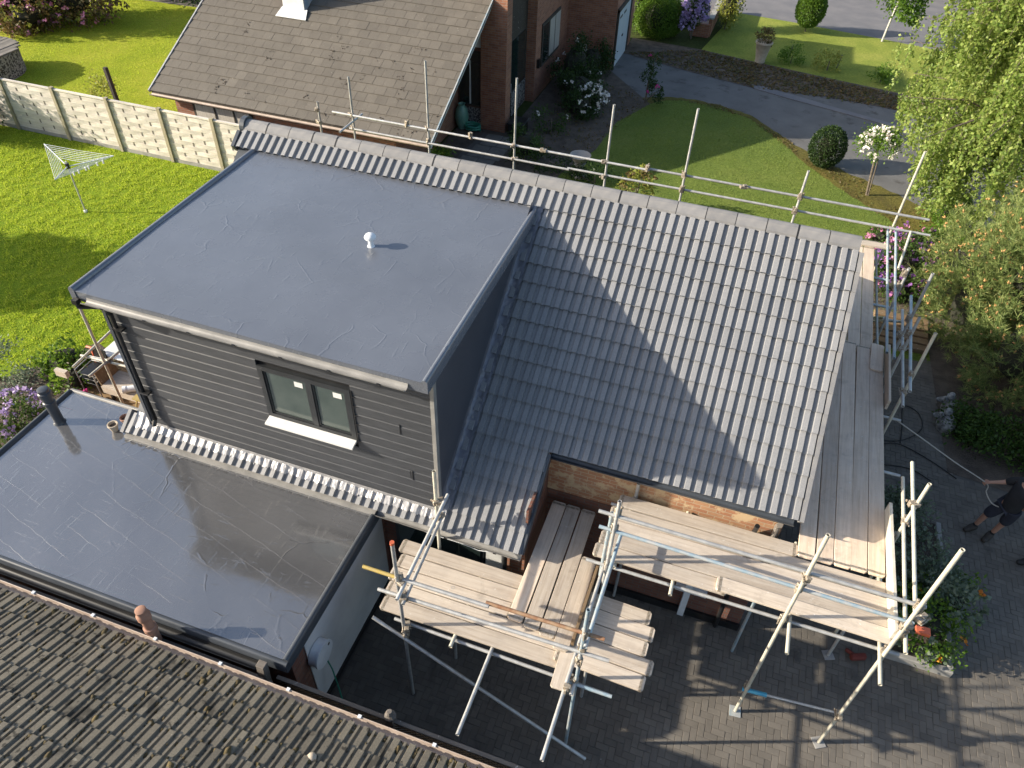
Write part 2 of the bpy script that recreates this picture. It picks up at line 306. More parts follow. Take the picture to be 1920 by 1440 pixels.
# ------------------------------------------------------------------ helpers
class MB:
    """collects shapes of ONE mesh; all points in world coordinates"""
    def __init__(s): s.v = []; s.f = []
    def add(s, vs, fs):
        o = len(s.v); s.v += [tuple(p) for p in vs]; s.f += [tuple(i + o for i in f) for f in fs]; return s
    def box(s, lo, hi):
        (a, b, c), (d, e, f) = lo, hi
        return s.add([(a,b,c),(d,b,c),(d,e,c),(a,e,c),(a,b,f),(d,b,f),(d,e,f),(a,e,f)],
                     [(0,3,2,1),(4,5,6,7),(0,1,5,4),(1,2,6,5),(2,3,7,6),(3,0,4,7)])
    def obox(s, c, ax, half):
        c = Vector(c); ax = [Vector(a).normalized() for a in ax]; vs = []
        for k in (-1, 1):
            for i, j in ((-1,-1),(1,-1),(1,1),(-1,1)): vs.append(c + ax[0]*i*half[0] + ax[1]*j*half[1] + ax[2]*k*half[2])
        return s.add(vs, [(0,3,2,1),(4,5,6,7),(0,1,5,4),(1,2,6,5),(2,3,7,6),(3,0,4,7)])
    def tube(s, p0, p1, r, n=10, r1=None, cap=True):
        p0, p1 = Vector(p0), Vector(p1); r1 = r if r1 is None else r1
        q = (p1 - p0).to_track_quat('Z', 'Y'); vs = []
        for p, rr in ((p0, r), (p1, r1)):
            for i in range(n):
                a = 2*math.pi*i/n; vs.append(p + q @ Vector((math.cos(a)*rr, math.sin(a)*rr, 0)))
        fs = [(i, (i+1) % n, n+(i+1) % n, n+i) for i in range(n)]
        if cap: fs += [tuple(range(n-1, -1, -1)), tuple(range(n, 2*n))]
        return s.add(vs, fs)
    def path(s, pts, r, n=8):
        pts = [Vector(p) for p in pts]; vs = []
        for i, p in enumerate(pts):
            d = (pts[min(i+1, len(pts)-1)] - pts[max(i-1, 0)]); q = d.to_track_quat('Z', 'Y')
            rr = r[i] if isinstance(r, (list, tuple)) else r
            for k in range(n):
                a = 2*math.pi*k/n; vs.append(p + q @ Vector((math.cos(a)*rr, math.sin(a)*rr, 0)))
        fs = [(i*n+k, i*n+(k+1) % n, (i+1)*n+(k+1) % n, (i+1)*n+k) for i in range(len(pts)-1) for k in range(n)]
        fs += [tuple(range(n-1, -1, -1)), tuple(range((len(pts)-1)*n, len(pts)*n))]
        return s.add(vs, fs)
    def prism(s, poly, vec):
        vec = Vector(vec); n = len(poly); a = [Vector(p) for p in poly]; b = [p + vec for p in a]
        return s.add(a + b, [tuple(range(n-1, -1, -1)), tuple(range(n, 2*n))] + [(i, (i+1) % n, n+(i+1) % n, n+i) for i in range(n)])
    def lathe(s, c, prof, n=16):
        c = Vector(c); vs = []
        for r, z in prof:
            for k in range(n):
                a = 2*math.pi*k/n; vs.append(c + Vector((math.cos(a)*r, math.sin(a)*r, z)))
        fs = [(i*n+k, i*n+(k+1) % n, (i+1)*n+(k+1) % n, (i+1)*n+k) for i in range(len(prof)-1) for k in range(n)]
        fs += [tuple(range(n-1, -1, -1)), tuple(range((len(prof)-1)*n, len(prof)*n))]
        return s.add(vs, fs)
    def sheet(s, poly, z):
        return s.add([(x, y, z) for x, y in poly], [tuple(range(len(poly)))])
    def mesh(s, name, M=None, bevel=0, smooth=False):
        me = bpy.data.meshes.new(name)
        vs = s.v if M is None else [tuple(M @ Vector(p)) for p in s.v]
        me.from_pydata(vs, [], s.f); me.validate()
        bm = bmesh.new(); bm.from_mesh(me)
        bmesh.ops.recalc_face_normals(bm, faces=bm.faces)
        if bevel: bmesh.ops.bevel(bm, geom=[e for e in bm.edges if len(e.link_faces) == 2 and e.calc_face_angle() > .5], offset=bevel, segments=1, affect='EDGES', clamp_overlap=True)
        uv = bm.loops.layers.uv.new('UVMap')          # metric box mapping, world axes
        for f in bm.faces:
            n = f.normal; ax = max(range(3), key=lambda i: abs(n[i]))
            for l in f.loops:
                p = l.vert.co
                l[uv].uv = (p.y, p.z) if ax == 0 else (p.x, p.z) if ax == 1 else (p.x, p.y)
            if smooth: f.smooth = True
        bm.to_mesh(me); bm.free()
        if smooth:
            try: me.set_sharp_from_angle(angle=R(50))
            except Exception: pass
        return me
def link(name, me, mat, parent=None, loc=None):
    o = bpy.data.objects.new(name, me); COL.objects.link(o)
    if mat and me is not None and not me.materials: me.materials.append(MATS[mat] if isinstance(mat, str) else mat)
    if parent is not None: o.parent = parent
    if loc is not None: o.location = loc
    return o
def world_origin(p):
    v = Vector((0, 0, 0))
    while p is not None: v += p.location; p = p.parent
    return v
def part(name, mb, mat, parent=None, bevel=0, smooth=False, label=None, kind=None):
    """mesh with world points; child of an unrotated parent"""
    off = world_origin(parent)
    o = link(name, mb.mesh(name, Matrix.Translation(-off), bevel, smooth), mat, parent)
    if label: o['label'] = label
    if kind: o['kind'] = kind
    return o
def thing(name, label, cat, loc, group=None):
    o = bpy.data.objects.new(name, None); COL.objects.link(o); o.location = loc; o.empty_display_size = .2
    return tag(o, label, cat, group)
def tag(o, label, cat, group=None):
    o['label'] = label; o['category'] = cat
    if group: o['group'] = group
    return o
def single(name, mb, mat, label, cat, origin, group=None, bevel=0, smooth=False):
    """a thing that is one mesh, origin at its base"""
    o = link(name, mb.mesh(name, Matrix.Translation(-Vector(origin)), bevel, smooth), mat, None, origin)
    return tag(o, label, cat, group)
def struct(name, mb, mat, parent=None, bevel=0):
    o = part(name, mb, mat, parent, bevel)
    o['kind'] = 'structure'; return o
def place(name, me, mat, parent, M):
    """shared mesh, world matrix M, under an unrotated parent"""
    o = link(name, me, mat, parent); o.matrix_local = Matrix.Translation(-world_origin(parent)) @ M; return o
def frame(o, x, y, z):
    x, y, z = Vector(x), Vector(y), Vector(z)
    return Matrix(((x.x, y.x, z.x, o[0]), (x.y, y.y, z.y, o[1]), (x.z, y.z, z.z, o[2]), (0, 0, 0, 1)))
def np_mesh(name, V, F, smooth=False):
    V = np.asarray(V, np.float32); F = np.asarray(F, np.int32); k = F.shape[1]
    me = bpy.data.meshes.new(name); me.vertices.add(len(V)); me.vertices.foreach_set('co', V.ravel())
    me.loops.add(F.size); me.loops.foreach_set('vertex_index', F.ravel())
    me.polygons.add(len(F)); me.polygons.foreach_set('loop_start', np.arange(0, F.size, k, dtype=np.int32))
    me.update(calc_edges=True); return me

# ---- foliage: many small leaf faces spread through lobes
def unit(n): v = rng.normal(size=(n, 3)); return v / np.linalg.norm(v, axis=1, keepdims=True)
def leaf_pts(n, lobes, clump=0, shell=.55, csize=.16):
    """points and outward directions in a set of ellipsoid lobes (centre, radii)"""
    vol = np.array([np.prod(r) ** .67 for _, r in lobes]); pick = rng.choice(len(lobes), n, p=vol / vol.sum())
    C = np.array([c for c, _ in lobes], float)[pick]; Rr = np.array([r for _, r in lobes], float)[pick]
    if clump:
        cd_ = unit(clump * len(lobes)).reshape(len(lobes), clump, 3); cr = shell + (1 - shell) * rng.random((len(lobes), clump, 1)) ** .6
        k = rng.integers(0, clump, n); d = (cd_ * cr)[pick, k] + rng.normal(size=(n, 3)) * csize
    else:
        d = unit(n) * (shell + (1 - shell) * rng.random((n, 1)) ** .5)
    return C + d * Rr, d / (np.linalg.norm(d, axis=1, keepdims=True) + 1e-6)
def leaves(P, D, size, ratio=.55, droop=0., out=.6, jit=.35):
    n = len(P); a = unit(n) + D * out; a[:, 2] -= droop; a /= np.linalg.norm(a, axis=1, keepdims=True) + 1e-6
    b = np.cross(a, unit(n)); b /= np.linalg.norm(b, axis=1, keepdims=True) + 1e-6
    s = size * (1 + jit * rng.uniform(-1, 1, (n, 1)))
    nrm = np.cross(a, b)
    V = np.stack([P, P + a*s*.5 + b*s*ratio*.5 + nrm*s*.08, P + a*s, P + a*s*.5 - b*s*ratio*.5 + nrm*s*.08], 1).reshape(-1, 3)
    F = np.arange(4*n).reshape(-1, 4); return V, F
def foliage(name, parent, mat, n, lobes, size, clump=14, shell=.55, csize=.2, droop=0., out=.6, ratio=.55, zmin=.02, kind=None):
    P, D = leaf_pts(n, lobes, clump, shell, csize); k = P[:, 2] > zmin; P, D = P[k], D[k]
    V, F = leaves(P, D, size, ratio, droop, out)
    off = np.array(world_origin(parent)); o = link(name, np_mesh(name, V - off, F), mat, parent)
    if kind: o['kind'] = kind
    return o
def core(name, parent, lobes, mat, k=.8, zmin=.0):
    """inner twig mass, so a dense shrub is not see-through"""
    mb = MB()
    for c, r in lobes:
        nu, nv = 10, 6; vs = []
        for j in range(nv + 1):
            for i in range(nu):
                th, ph = math.pi*j/nv, 2*math.pi*i/nu; q = k * random.uniform(.85, 1.05)
                vs.append((c[0]+r[0]*q*math.sin(th)*math.cos(ph), c[1]+r[1]*q*math.sin(th)*math.sin(ph), max(zmin, c[2]+r[2]*q*math.cos(th))))
        mb.add(vs, [(j*nu+i, j*nu+(i+1) % nu, (j+1)*nu+(i+1) % nu, (j+1)*nu+i) for j in range(nv) for i in range(nu)])
    return part(name, mb, mat, parent)
def shrub(name, label, cat, base, lobes, mat, n, size, stem=.03, group=None, dense=True, flowers=None, corek=.62, **kw):
    """lobes relative to the base"""
    t = thing(name, label, cat, base, group); b = Vector(base)
    L = [((b.x+c[0], b.y+c[1], b.z+c[2]), r) for c, r in lobes]
    foliage('foliage', t, mat, int(n*(1.5 if dense else 1.15)), L, size, **kw)
    if dense: core('twig_mass', t, L, 'twig_dark', corek)
    mb = MB()
    for c, r in L:
        mb.path([b, (b.x*.6+c[0]*.4, b.y*.6+c[1]*.4, b.z*.5+c[2]*.5), c], [stem, stem*.8, stem*.5], 6)
    part('stem', mb, 'bark', t)
    for fm, fn, fs in (flowers or []): blooms('blossom', t, fm, fn, L, fs)
    return t
def blooms(name, parent, mat, n, lobes, size, petals=7, up=.5, shell=.92):
    """flower heads as little rosettes of petals"""
    P, D = leaf_pts(n, lobes, 0, shell); D[:, 2] += up; k = (D[:, 2] > -.1) & (P[:, 2] > .05); P, D = P[k], D[k]
    P = np.repeat(P, petals, 0) + rng.normal(size=(len(P)*petals, 3)) * size * .25; D = np.repeat(D, petals, 0)
    V, F = leaves(P, D, size, .9, 0, .4); off = np.array(world_origin(parent))
    return link(name, np_mesh(name, V - off, F), mat, parent)

# ------------------------------------------------------------------ ground
struct('ground', MB().sheet([(-150, -120), (150, -120), (150, 250), (-150, 250)], -.03), 'ground_green')
struct('lawn', MB().sheet([(-45, -7.3), (-3.3, -7.3), (-3.3, 7.25), (-45, 7.25)], 0), 'lawn')
struct('lawn', MB().sheet([(-45, 7.3), (-13.0, 7.3), (-13.0, 22), (-15.5, 21), (-19, 20.3), (-45, 19)], .0), 'lawn_far')
struct('garden_path', MB().sheet([(-45, 19), (-19, 20.3), (-15.5, 21), (-13, 22), (-13, 24.5), (-19, 22.3), (-45, 21)], .0), 'gravel_path')
# front lawn of the rear neighbour with its curved edge
def smooth_poly(pts, n=4, jit=0.):
    out = []; m = len(pts)
    for i in range(m - 1):
        p0, p1, p2, p3 = (Vector(pts[max(0, min(m-1, i+k))]) for k in (-1, 0, 1, 2))
        for s in range(n):
            u = s / n; q = .5*((2*p1)+(p2-p0)*u+(2*p0-5*p1+4*p2-p3)*u*u+(3*p1-p0-3*p2+p3)*u**3); out.append(tuple(q))
    return [out[0]] + [tuple(c + random.uniform(-jit, jit) if k < 2 else c for k, c in enumerate(q)) for q in out[1:]] + [tuple(pts[-1])]
edge = smooth_poly([(.05, 13.2), (.2, 15.6), (1.0, 17.7), (2.0, 18.5), (3.3, 18.45), (4.6, 17.9), (5.7, 16.7), (6.6, 15.3), (7.6, 14.0), (8.6, 12.9), (9.6, 11.9), (10.3, 10.6)], 9, .035)
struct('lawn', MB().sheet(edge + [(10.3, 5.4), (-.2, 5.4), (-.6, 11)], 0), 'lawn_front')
struct('flower_bed', MB().sheet([(-3.1, 5.4), (-.2, 5.4), (-.6, 11), (.05, 13.2), (.2, 15.6), (1.0, 17.7), (.6, 18.2), (-1.2, 20.4), (-3.1, 20.4)], .004), 'soil')
bor = smooth_poly([(.6, 18.2), (2.0, 18.75), (3.4, 18.65), (4.8, 18.05), (6.3, 16.4), (7.6, 15.2), (9.0, 14.3), (10.6, 13.2), (12.2, 11.5)], 9, .06)
struct('lawn_verge', MB().sheet(bor + [(12.2, 9.5), (10.3, 10.6)] + edge[:-1][::-1][:-18], .002), 'moss_ground')
struct('neighbour_drive', MB().sheet([(-1.3, 20.4), (.6, 18.2)] + bor[1:] + [(16, 10), (30, 8), (30, 19.2), (18, 20.2), (12.5, 21.0), (9.1, 21.6), (7.4, 22.0), (4.5, 22.3), (1.8, 22.9), (-1.2, 23.4)], -.004), 'asphalt')
struct('leaf_litter_strip', MB().sheet([(-1.2, 22.6), (1.8, 21.6), (4.5, 20.9), (7.4, 21.2), (9.1, 21.0), (12.5, 20.6), (18, 19.9), (18, 21.0), (12.5, 22.2), (9.1, 22.9), (7.4, 23.2), (4.5, 23.8), (1.8, 24.4), (-1.2, 24.6)], .006), 'leaf_litter')
struct('drive_edging', MB().box((0, 0, 0), (1, 1, 1)).__class__().prism([(4.35, 21.35, 0), (4.5, 20.85, 0), (5.9, 20.35, 0), (7.6, 19.85, 0), (10.9, 18.85, 0), (11.0, 19.05, 0), (7.7, 20.15, 0), (6.0, 20.8, 0)], (0, 0, .02)), 'road_grey')
struct('lawn', MB().sheet([(1.9, 24.3), (4.5, 23.7), (7.4, 23.1), (9.1, 22.8), (12.5, 22.1), (18, 20.9), (30, 20), (30, 28), (12, 28.7), (9.3, 29.3), (5.3, 30.0), (2.7, 30.3)], .0), 'lawn_verge')
struct('road', MB().sheet([(-3, 31.0), (2.7, 30.3), (5.3, 30.0), (9.3, 29.3), (12, 28.7), (30, 28), (60, 27), (60, 36), (30, 36.4), (12, 37.6), (5, 39), (-3, 41)], -.006), 'road_grey')
struct('entrance_path', MB().sheet([(-4.9, 6.2), (-3.1, 6.2), (-1.9, 11.3), (-1.9, 13.3), (-3.1, 13.3), (-4.9, 13.3)], .008), 'soil')
pth = struct('slab_path', MB().sheet([(-4.4, 6.4), (-3.2, 6.4), (-2.6, 12.9), (-3.9, 12.9)], .012), 'joint_sand')
for i in range(7):
    for j in range(2):
        y0 = 6.5 + i*.92; x0 = -4.1 + .12*i*.9/1 + j*.58 - .25
        part('slab', MB().box((x0, y0, .012), (x0+.55, y0+.88, .03 + random.uniform(0, .006))), 'slab', pth, .008)
struct('shrub_bed', MB().sheet([(10.35, 1.9), (30, -.5), (30, 8), (16, 10), (12.2, 11.5), (10.3, 10.6), (9.0, 9.6), (8.9, 7.2), (10.2, 6.0)], .003), 'soil')

# driveway of paving blocks in 90 degree herringbone
drv = struct('driveway', MB().sheet([(.9, -9.5), (20, -9.5), (20, 1.0), (10.35, 1.9), (10.2, 6.0), (8.9, 7.2), (3, 7.2), (3, -3.1), (.9, -4.2)], -.007), 'joint_sand')
blk_me = MB().box((-.097, -.047, -.03), (.0975, .0475, .0)).mesh('block', bevel=.004)
blk_me.materials.append(MATS['paving_block'])
cands = []
u = .1
Minv = cam.matrix_basis.inverted()
for ix in range(0, 152):
    for iy in range(-32, 98):
        k = (ix - iy) % 4
        if k == 0: c = ((ix+1)*u, (iy+.5)*u, 0)
        elif k == 3: c = ((ix+.5)*u, (iy+1)*u, 1)
        else: continue
        x, y, h = c[0] + .95, c[1] - 4.2, c[2]
        if y > -3.15 and x < 6.75: continue
        if x < 6.75 and y > -4.2 and x < 3.2: continue
        if y > 1.0 - .085*(x - 20) + .0 and x > 10.3: continue
        if y > 5.6: continue
        q = Minv @ Vector((x, y, 0)); px = 960 + 1413.86*q.x/-q.z; py = 720 - 1413.86*q.y/-q.z
        if -80 < px < 2010 and 500 < py < 1560: cands.append((q.length, x, y, h, px, py))
vis = sorted([c for c in cands if 1180 < c[4] < 1915 and 1210 < c[5] < 1437 and not (1380 < c[4] < 1700 and c[5] < 1235)])[:300]
vs_ = set((c[1], c[2]) for c in vis)
for _, x, y, h, _, _ in vis:
    place('block', blk_me, None, drv, Matrix.Translation((x, y, random.uniform(-.003, .003))) @ Matrix.Rotation(h*math.pi/2 + random.uniform(-.015, .015), 4, 'Z') @ Matrix.Rotation(random.uniform(-.012, .012), 4, 'X'))
rest = [c for c in cands if (c[1], c[2]) not in vs_]
bv = np.array([v.co for v in blk_me.vertices]); bf = [tuple(p.vertices) for p in blk_me.polygons]
mv, mf = [], []
for i, (_, x, y, h, _, _) in enumerate(rest):
    q = bv[:, [1, 0, 2]] * np.array([-1, 1, 1]) if h else bv
    mv.append(q + np.array([x, y, random.uniform(-.004, .003)])); mf += [tuple(j + i*len(bv) for j in f) for f in bf]
me = bpy.data.meshes.new('blocks'); me.from_pydata([tuple(p) for p in np.concatenate(mv)], [], mf)
o = link('block_field', me, 'paving_block', drv); o['kind'] = 'stuff'

# ------------------------------------------------------------------ the house
ZR, S = 5.587, .723; AN = math.atan(S); CA, SA = math.cos(AN), math.sin(AN)
G = .3067; XL, XV = -3.55, 6.83; TW = (XV - XL) / 35
def sl_pt(x, s, n=0): return Vector((x, -s*CA - n*SA, ZR - s*SA + n*CA))
house = thing('house', 'grey-tiled house with a dark clad dormer, wrapped in scaffolding, in the middle', 'house', (1.5, 0, 0))
# walls
mb = MB().box((-3.3, -4.2, -.02), (3.22, 4.1, 2.25)).box((3.22, -3.12, -.02), (6.7, 4.1, 3.0))
part('wall', mb, 'brick_dark', house)
part('gable_wall', MB().prism([(6.695, -3.1, 2.9), (6.695, 4.1, 2.9), (6.695, .14, 5.5)], (-.2, 0, 0)), 'brick', house)
part('eaves_wall', MB().box((3.24, -3.17, 2.28), (6.69, -3.125, 3.06)), 'brick_rough', house, label='strip of rough, crumbling old brickwork under the eave')
part('step_wall', MB().box((3.225, -4.19, 0), (3.26, -3.13, 2.9)), 'brick_dark', house)
# roof sheets below the tiles
roof = part('roof', MB().prism([sl_pt(XL+.03, .05, -.05), sl_pt(XL+.03, 5.54, -.05), sl_pt(3.25, 5.54, -.05), sl_pt(3.25, 4.02, -.05), sl_pt(XV-.03, 4.02, -.05), sl_pt(XV-.03, .05, -.05)], (0, SA*.05, -CA*.05))
            .prism([(XL, .22, 5.6), (XV, .22, 5.6), (XV, 4.4, 2.55), (XL, 4.4, 2.55)], (0, -.03, -.05)), 'dark_trim', house)
def rolled(width, unit_, prof, length, lift, thick):
    """one interlocking tile: local x across, y up-slope (0 = lower edge), z out"""
    xs = []
    for k in range(round(width / unit_)):
        for (x, z) in prof: xs.append((x*unit_ + k*unit_, z))
    xs.append((width, prof[0][1])); n = len(xs)
    vs = [(x, 0, z + lift) for x, z in xs] + [(x, length, z) for x, z in xs] + [(x, .004, z + lift - thick) for x, z in xs]
    fs = [(i, i+1, n+i+1, n+i) for i in range(n-1)] + [(2*n+i, 2*n+i+1, i+1, i) for i in range(n-1)]
    fs += [(0, n, 2*n), (n-1, 3*n-1, 2*n-1)]
    me = bpy.data.meshes.new('tile'); me.from_pydata(vs, [], fs); return me
tile_me = rolled(TW, TW/2, [(0, -.012), (.27, -.012), (.35, .025), (.83, .029), (.915, -.012)], G + .04, .042, .02)
tile_me.materials.append(MATS['roof_tile'])
for c in range(35):
    for k in range(18):
        if c < 18 and 0 < k < 17: continue
        if c >= 23 and k > 12: continue
        s = .37 + G*k; p = sl_pt(XL + TW*c, s)
        j = random.uniform(-.002, .003)
        M = frame(p + Vector((0, 0, j)), (1, 0, 0), (0, CA, SA), (0, -SA, CA)) @ Matrix.Rotation(random.uniform(-.004, .004), 4, 'Z')
        place('tile', tile_me, None, roof, M @ Matrix.Rotation(random.uniform(-.005, .003), 4, 'X'))
# ridge tiles
rt = MB()
prof = [(-.165, -.115), (-.15, -.075), (-.06, .0), (0, .018), (.06, .0), (.15, -.075), (.165, -.115)]
n = len(prof); L = .438
rt.add([(x, y, z) for x in (0, L) for y, z in prof] + [(x, y*.88, z-.022) for x in (0, L) for y, z in prof],
       [(i, i+1, n+i+1, n+i) for i in range(n-1)] + [(2*n+i, 3*n+i, 3*n+i+1, 2*n+i+1) for i in range(n-1)] +
       [(i+1, i, 2*n+i, 2*n+i+1) for i in range(n-1)] + [(n+i, n+i+1, 3*n+i+1, 3*n+i) for i in range(n-1)])
rme = rt.mesh('ridge_tile'); rme.materials.append(MATS['ridge_tile'])
ume = MB().add([(x, y*1.0, z+.009) for x in (-.006, .022) for y, z in prof], [(i, i+1, n+i+1, n+i) for i in range(n-1)]).mesh('ridge_union'); ume.materials.append(MATS['black_plastic'])
for i in range(23):
    x = XL + .03 + i*.45
    o = place('ridge_tile', rme, None, roof, Matrix.Translation((x, .14, ZR + .105 + random.uniform(-.003, .004))) @ Matrix.Rotation(random.uniform(-.006, .006), 4, 'Y'))
    if i: place('ridge_union', ume, None, roof, Matrix.Translation((x - .008, .14, ZR + .096)))
part('ridge_end_cap', MB().tube((XL-.05, .14, ZR+.0), (XL+.04, .14, ZR+.0), .165, 18), 'dark_trim', roof)
# verges: one stepped unit to each course
for x0, side, kmax in ((XV - .005, 1, 13), (XL - .055, -1, 1)):
    for k in range(kmax):
        s1 = .37 + G*k; s0 = max(.02, s1 - G)
        q = [sl_pt(x0, s0, .05), sl_pt(x0, s1 + .01, .058), sl_pt(x0, s1 + .01, -.11), sl_pt(x0, s0, -.10)]
        part('verge_unit', MB().prism(q, (.06, 0, 0)), 'dark_trim' if side < 0 else 'ridge_tile', roof)
part('verge_unit', MB().prism([sl_pt(XL-.055, 5.2, .05), sl_pt(XL-.055, 5.6, .055), sl_pt(XL-.055, 5.6, -.1), sl_pt(XL-.055, 5.2, -.1)], (.06, 0, 0)), 'ridge_tile', roof)
# eaves gutters
def gutter(name, x0, x1, y, z, r, mat, parent, brackets=0, axis='x'):
    mb = MB(); n = 9
    def ring(x, rr): return [(x, y + rr*math.cos(a), z + rr*math.sin(a)) for a in [math.pi + math.pi*i/(n-1) for i in range(n)]]
    A, B, C, D = ring(x0, r), ring(x1, r), ring(x0, r-.006), ring(x1, r-.006)
    mb.add(A + B + C + D, [(i, i+1, n+i+1, n+i) for i in range(n-1)] + [(2*n+i, 3*n+i, 3*n+i+1, 2*n+i+1) for i in range(n-1)] +
           [(0, n, 3*n, 2*n), (n-1, 3*n-1, 4*n-1, 2*n-1)] + [(i, 2*n+i, 2*n+i+1, i+1) for i in range(n-1)] + [(n+i, n+i+1, 3*n+i+1, 3*n+i) for i in range(n-1)])
    o = part(name, mb, mat, parent, smooth=True)
    for i in range(brackets):
        x = x0 + (i+.5)*(x1-x0)/brackets; m2 = MB()
        for k in range(n-1):
            a0, a1 = math.pi + math.pi*k/(n-1), math.pi + math.pi*(k+1)/(n-1)
            m2.add([(xx, y + rr*math.cos(a), z + rr*math.sin(a)) for a in (a0, a1) for rr in (r+.001, r+.01) for xx in (x-.02, x+.02)], [(0,1,3,2),(2,3,7,6),(4,6,7,5),(0,4,5,1)])
        part('bracket', m2, 'black_plastic', o)
    return o
yE, zE = -4.05*CA, ZR - 4.05*SA
part('fascia', MB().box((3.27, yE+.10, zE-.19), (XV-.04, yE+.125, zE-.045)), 'dark_trim', house)
gutter('gutter', 3.3, XV-.05, yE-.01, zE-.05, .055, 'dark_trim', house, 0)
zL = ZR - 5.583*SA; yL = -5.583*CA
part('fascia', MB().box((.98, yL+.10, zL-.2), (3.24, yL+.13, zL-.05)), 'weathered_wood', house)
gutter('gutter', .98, 3.28, yL-.01, zL-.055, .055, 'grey_gutter', house, 3)
part('step_verge', MB().prism([sl_pt(3.275, 4.08, .03), sl_pt(3.275, 5.58, .03), sl_pt(3.275, 5.58, -.13), sl_pt(3.275, 4.08, -.13)], (.03, 0, 0)), 'dark_trim', house)
# ---- dormer
DX0, DX1, DYF, DYB = -3.17, 1.985, -4.64, -.30
zb, zf = 5.385, 5.335
def dz(y): return zf + (zb - zf)*(y - DYF)/(DYB - DYF)
nx, ny = 40, 34; vs = []
for j in range(ny+1):
    for i in range(nx+1):
        x = DX0 + (DX1-DX0)*i/nx; y = DYF + (DYB-DYF)*j/ny
        vs.append((x, y, dz(y) + .006*math.sin(x*1.9+1)*math.sin(y*1.7) + random.uniform(-.0012, .0012)))
fr = MB().add(vs, [(j*(nx+1)+i, j*(nx+1)+i+1, (j+1)*(nx+1)+i+1, (j+1)*(nx+1)+i) for j in range(ny) for i in range(nx)])
fr_o = part('flat_roof', fr, 'membrane', house, smooth=True, label='dark grey fibreglass flat roof of the dormer')
def edge_trim(p, q, w, h, mat, name='edge_trim', parent=house):
    """rounded upstand along an edge"""
    p, q = Vector(p), Vector(q); d = (q-p).normalized(); s = d.cross(Vector((0, 0, 1)))
    pr = [(-w/2, -.16), (-w/2, h*.3), (-w*.3, h*.85), (0, h), (w*.3, h*.85), (w/2, h*.3), (w/2, -.16)]
    poly = [p + s*a + Vector((0, 0, b)) for a, b in pr]
    return part(name, MB().prism(poly, q-p), mat, parent, smooth=True)
edge_trim((DX0, DYF, zf), (DX0, DYB-.02, zb), .09, .045, 'membrane')
edge_trim((DX1, DYF, zf), (DX1, DYB+.05, zb), .08, .045, 'membrane')
part('fascia', MB().box((DX0-.03, DYF+.01, zf-.17), (DX1+.03, DYF+.045, zf-.004)), 'membrane', house)
part('soffit', MB().box((DX0, DYF+.045, zf-.20), (DX1, -4.32, zf-.175)), 'dark_trim', house)
gutter('gutter', DX0+.22, DX1-.22, DYF-.055, zf-.075, .06, 'grey_gutter', house, 7)
WY = -4.32          # face of the cladding
WX0, WX1 = -3.12, 1.935
part('cheek', MB().prism([(WX1, -.33, 5.30), (WX1, WY+.03, 5.22), (WX1, WY+.03, ZR+S*WY-.02), (WX1, -.33, 5.27)], (-.12, 0, 0)), 'cheek', house, label='dark rendered side cheek of the dormer')
part('cheek', MB().prism([(WX0, -.33, 5.30), (WX0, WY+.03, 5.22), (WX0, WY+.03, ZR+S*WY-.02), (WX0, -.33, 5.27)], (.12, 0, 0)), 'cheek', house)
zw0 = ZR + S*WY + .07
wx0, wx1, wz0, wz1 = -.655, .69, 3.60, 4.50
part('dormer_wall', MB().box((WX0+.1, WY+.03, 2.4), (WX1-.1, WY+.10, 5.2)), 'black_plastic', house)
nb = 15; bh = (5.16 - zw0)/nb
for i in range(nb):
    z0 = zw0 + i*bh; z1 = z0 + bh + .018
    spans = [(WX0+.02, WX1-.02)]
    if z0 < wz1 + .04 and z1 > wz0 - .05: spans = [(WX0+.02, wx0-.045), (wx1+.045, WX1-.02)]
    if i in (3,): spans = [(WX0+.02, 1.52), (1.53, WX1-.02)]
    for a, b_ in spans:
        zt = z0 + bh - .004
        q = [(a, WY+.01, z0), (a, WY-.018, z0+.002), (a, WY-.020, zt-.015), (a, WY-.006, zt), (a, WY+.01, zt)]
        part('cladding_board', MB().prism(q, (b_-a, 0, 0)), 'cladding', house)
for x in (WX0-.02, WX1-.03):
    part('corner_trim', MB().box((x, WY-.035, zw0-.05), (x+.055, WY+.05, 5.17)), 'dark_trim' if x < 0 else 'grey_gutter', house)
for x, z, h in ((1.42, 3.95, .17), (1.55, 3.05, .17)):
    part('joint_strip', MB().box((x, WY-.026, z), (x+.012, WY-.012, z+h*1.15)), 'black_plastic', house)
# side trim with steps beside the window
mb = MB().box((wx1+.05, WY-.03, wz0-.08), (wx1+.065, WY-.012, wz1+.04))
for i in range(6): mb.box((wx1+.05, WY-.034, wz0-.05+i*bh), (wx1+.10, WY-.014, wz0-.036+i*bh))
part('window_trim', mb, 'black_plastic', house)
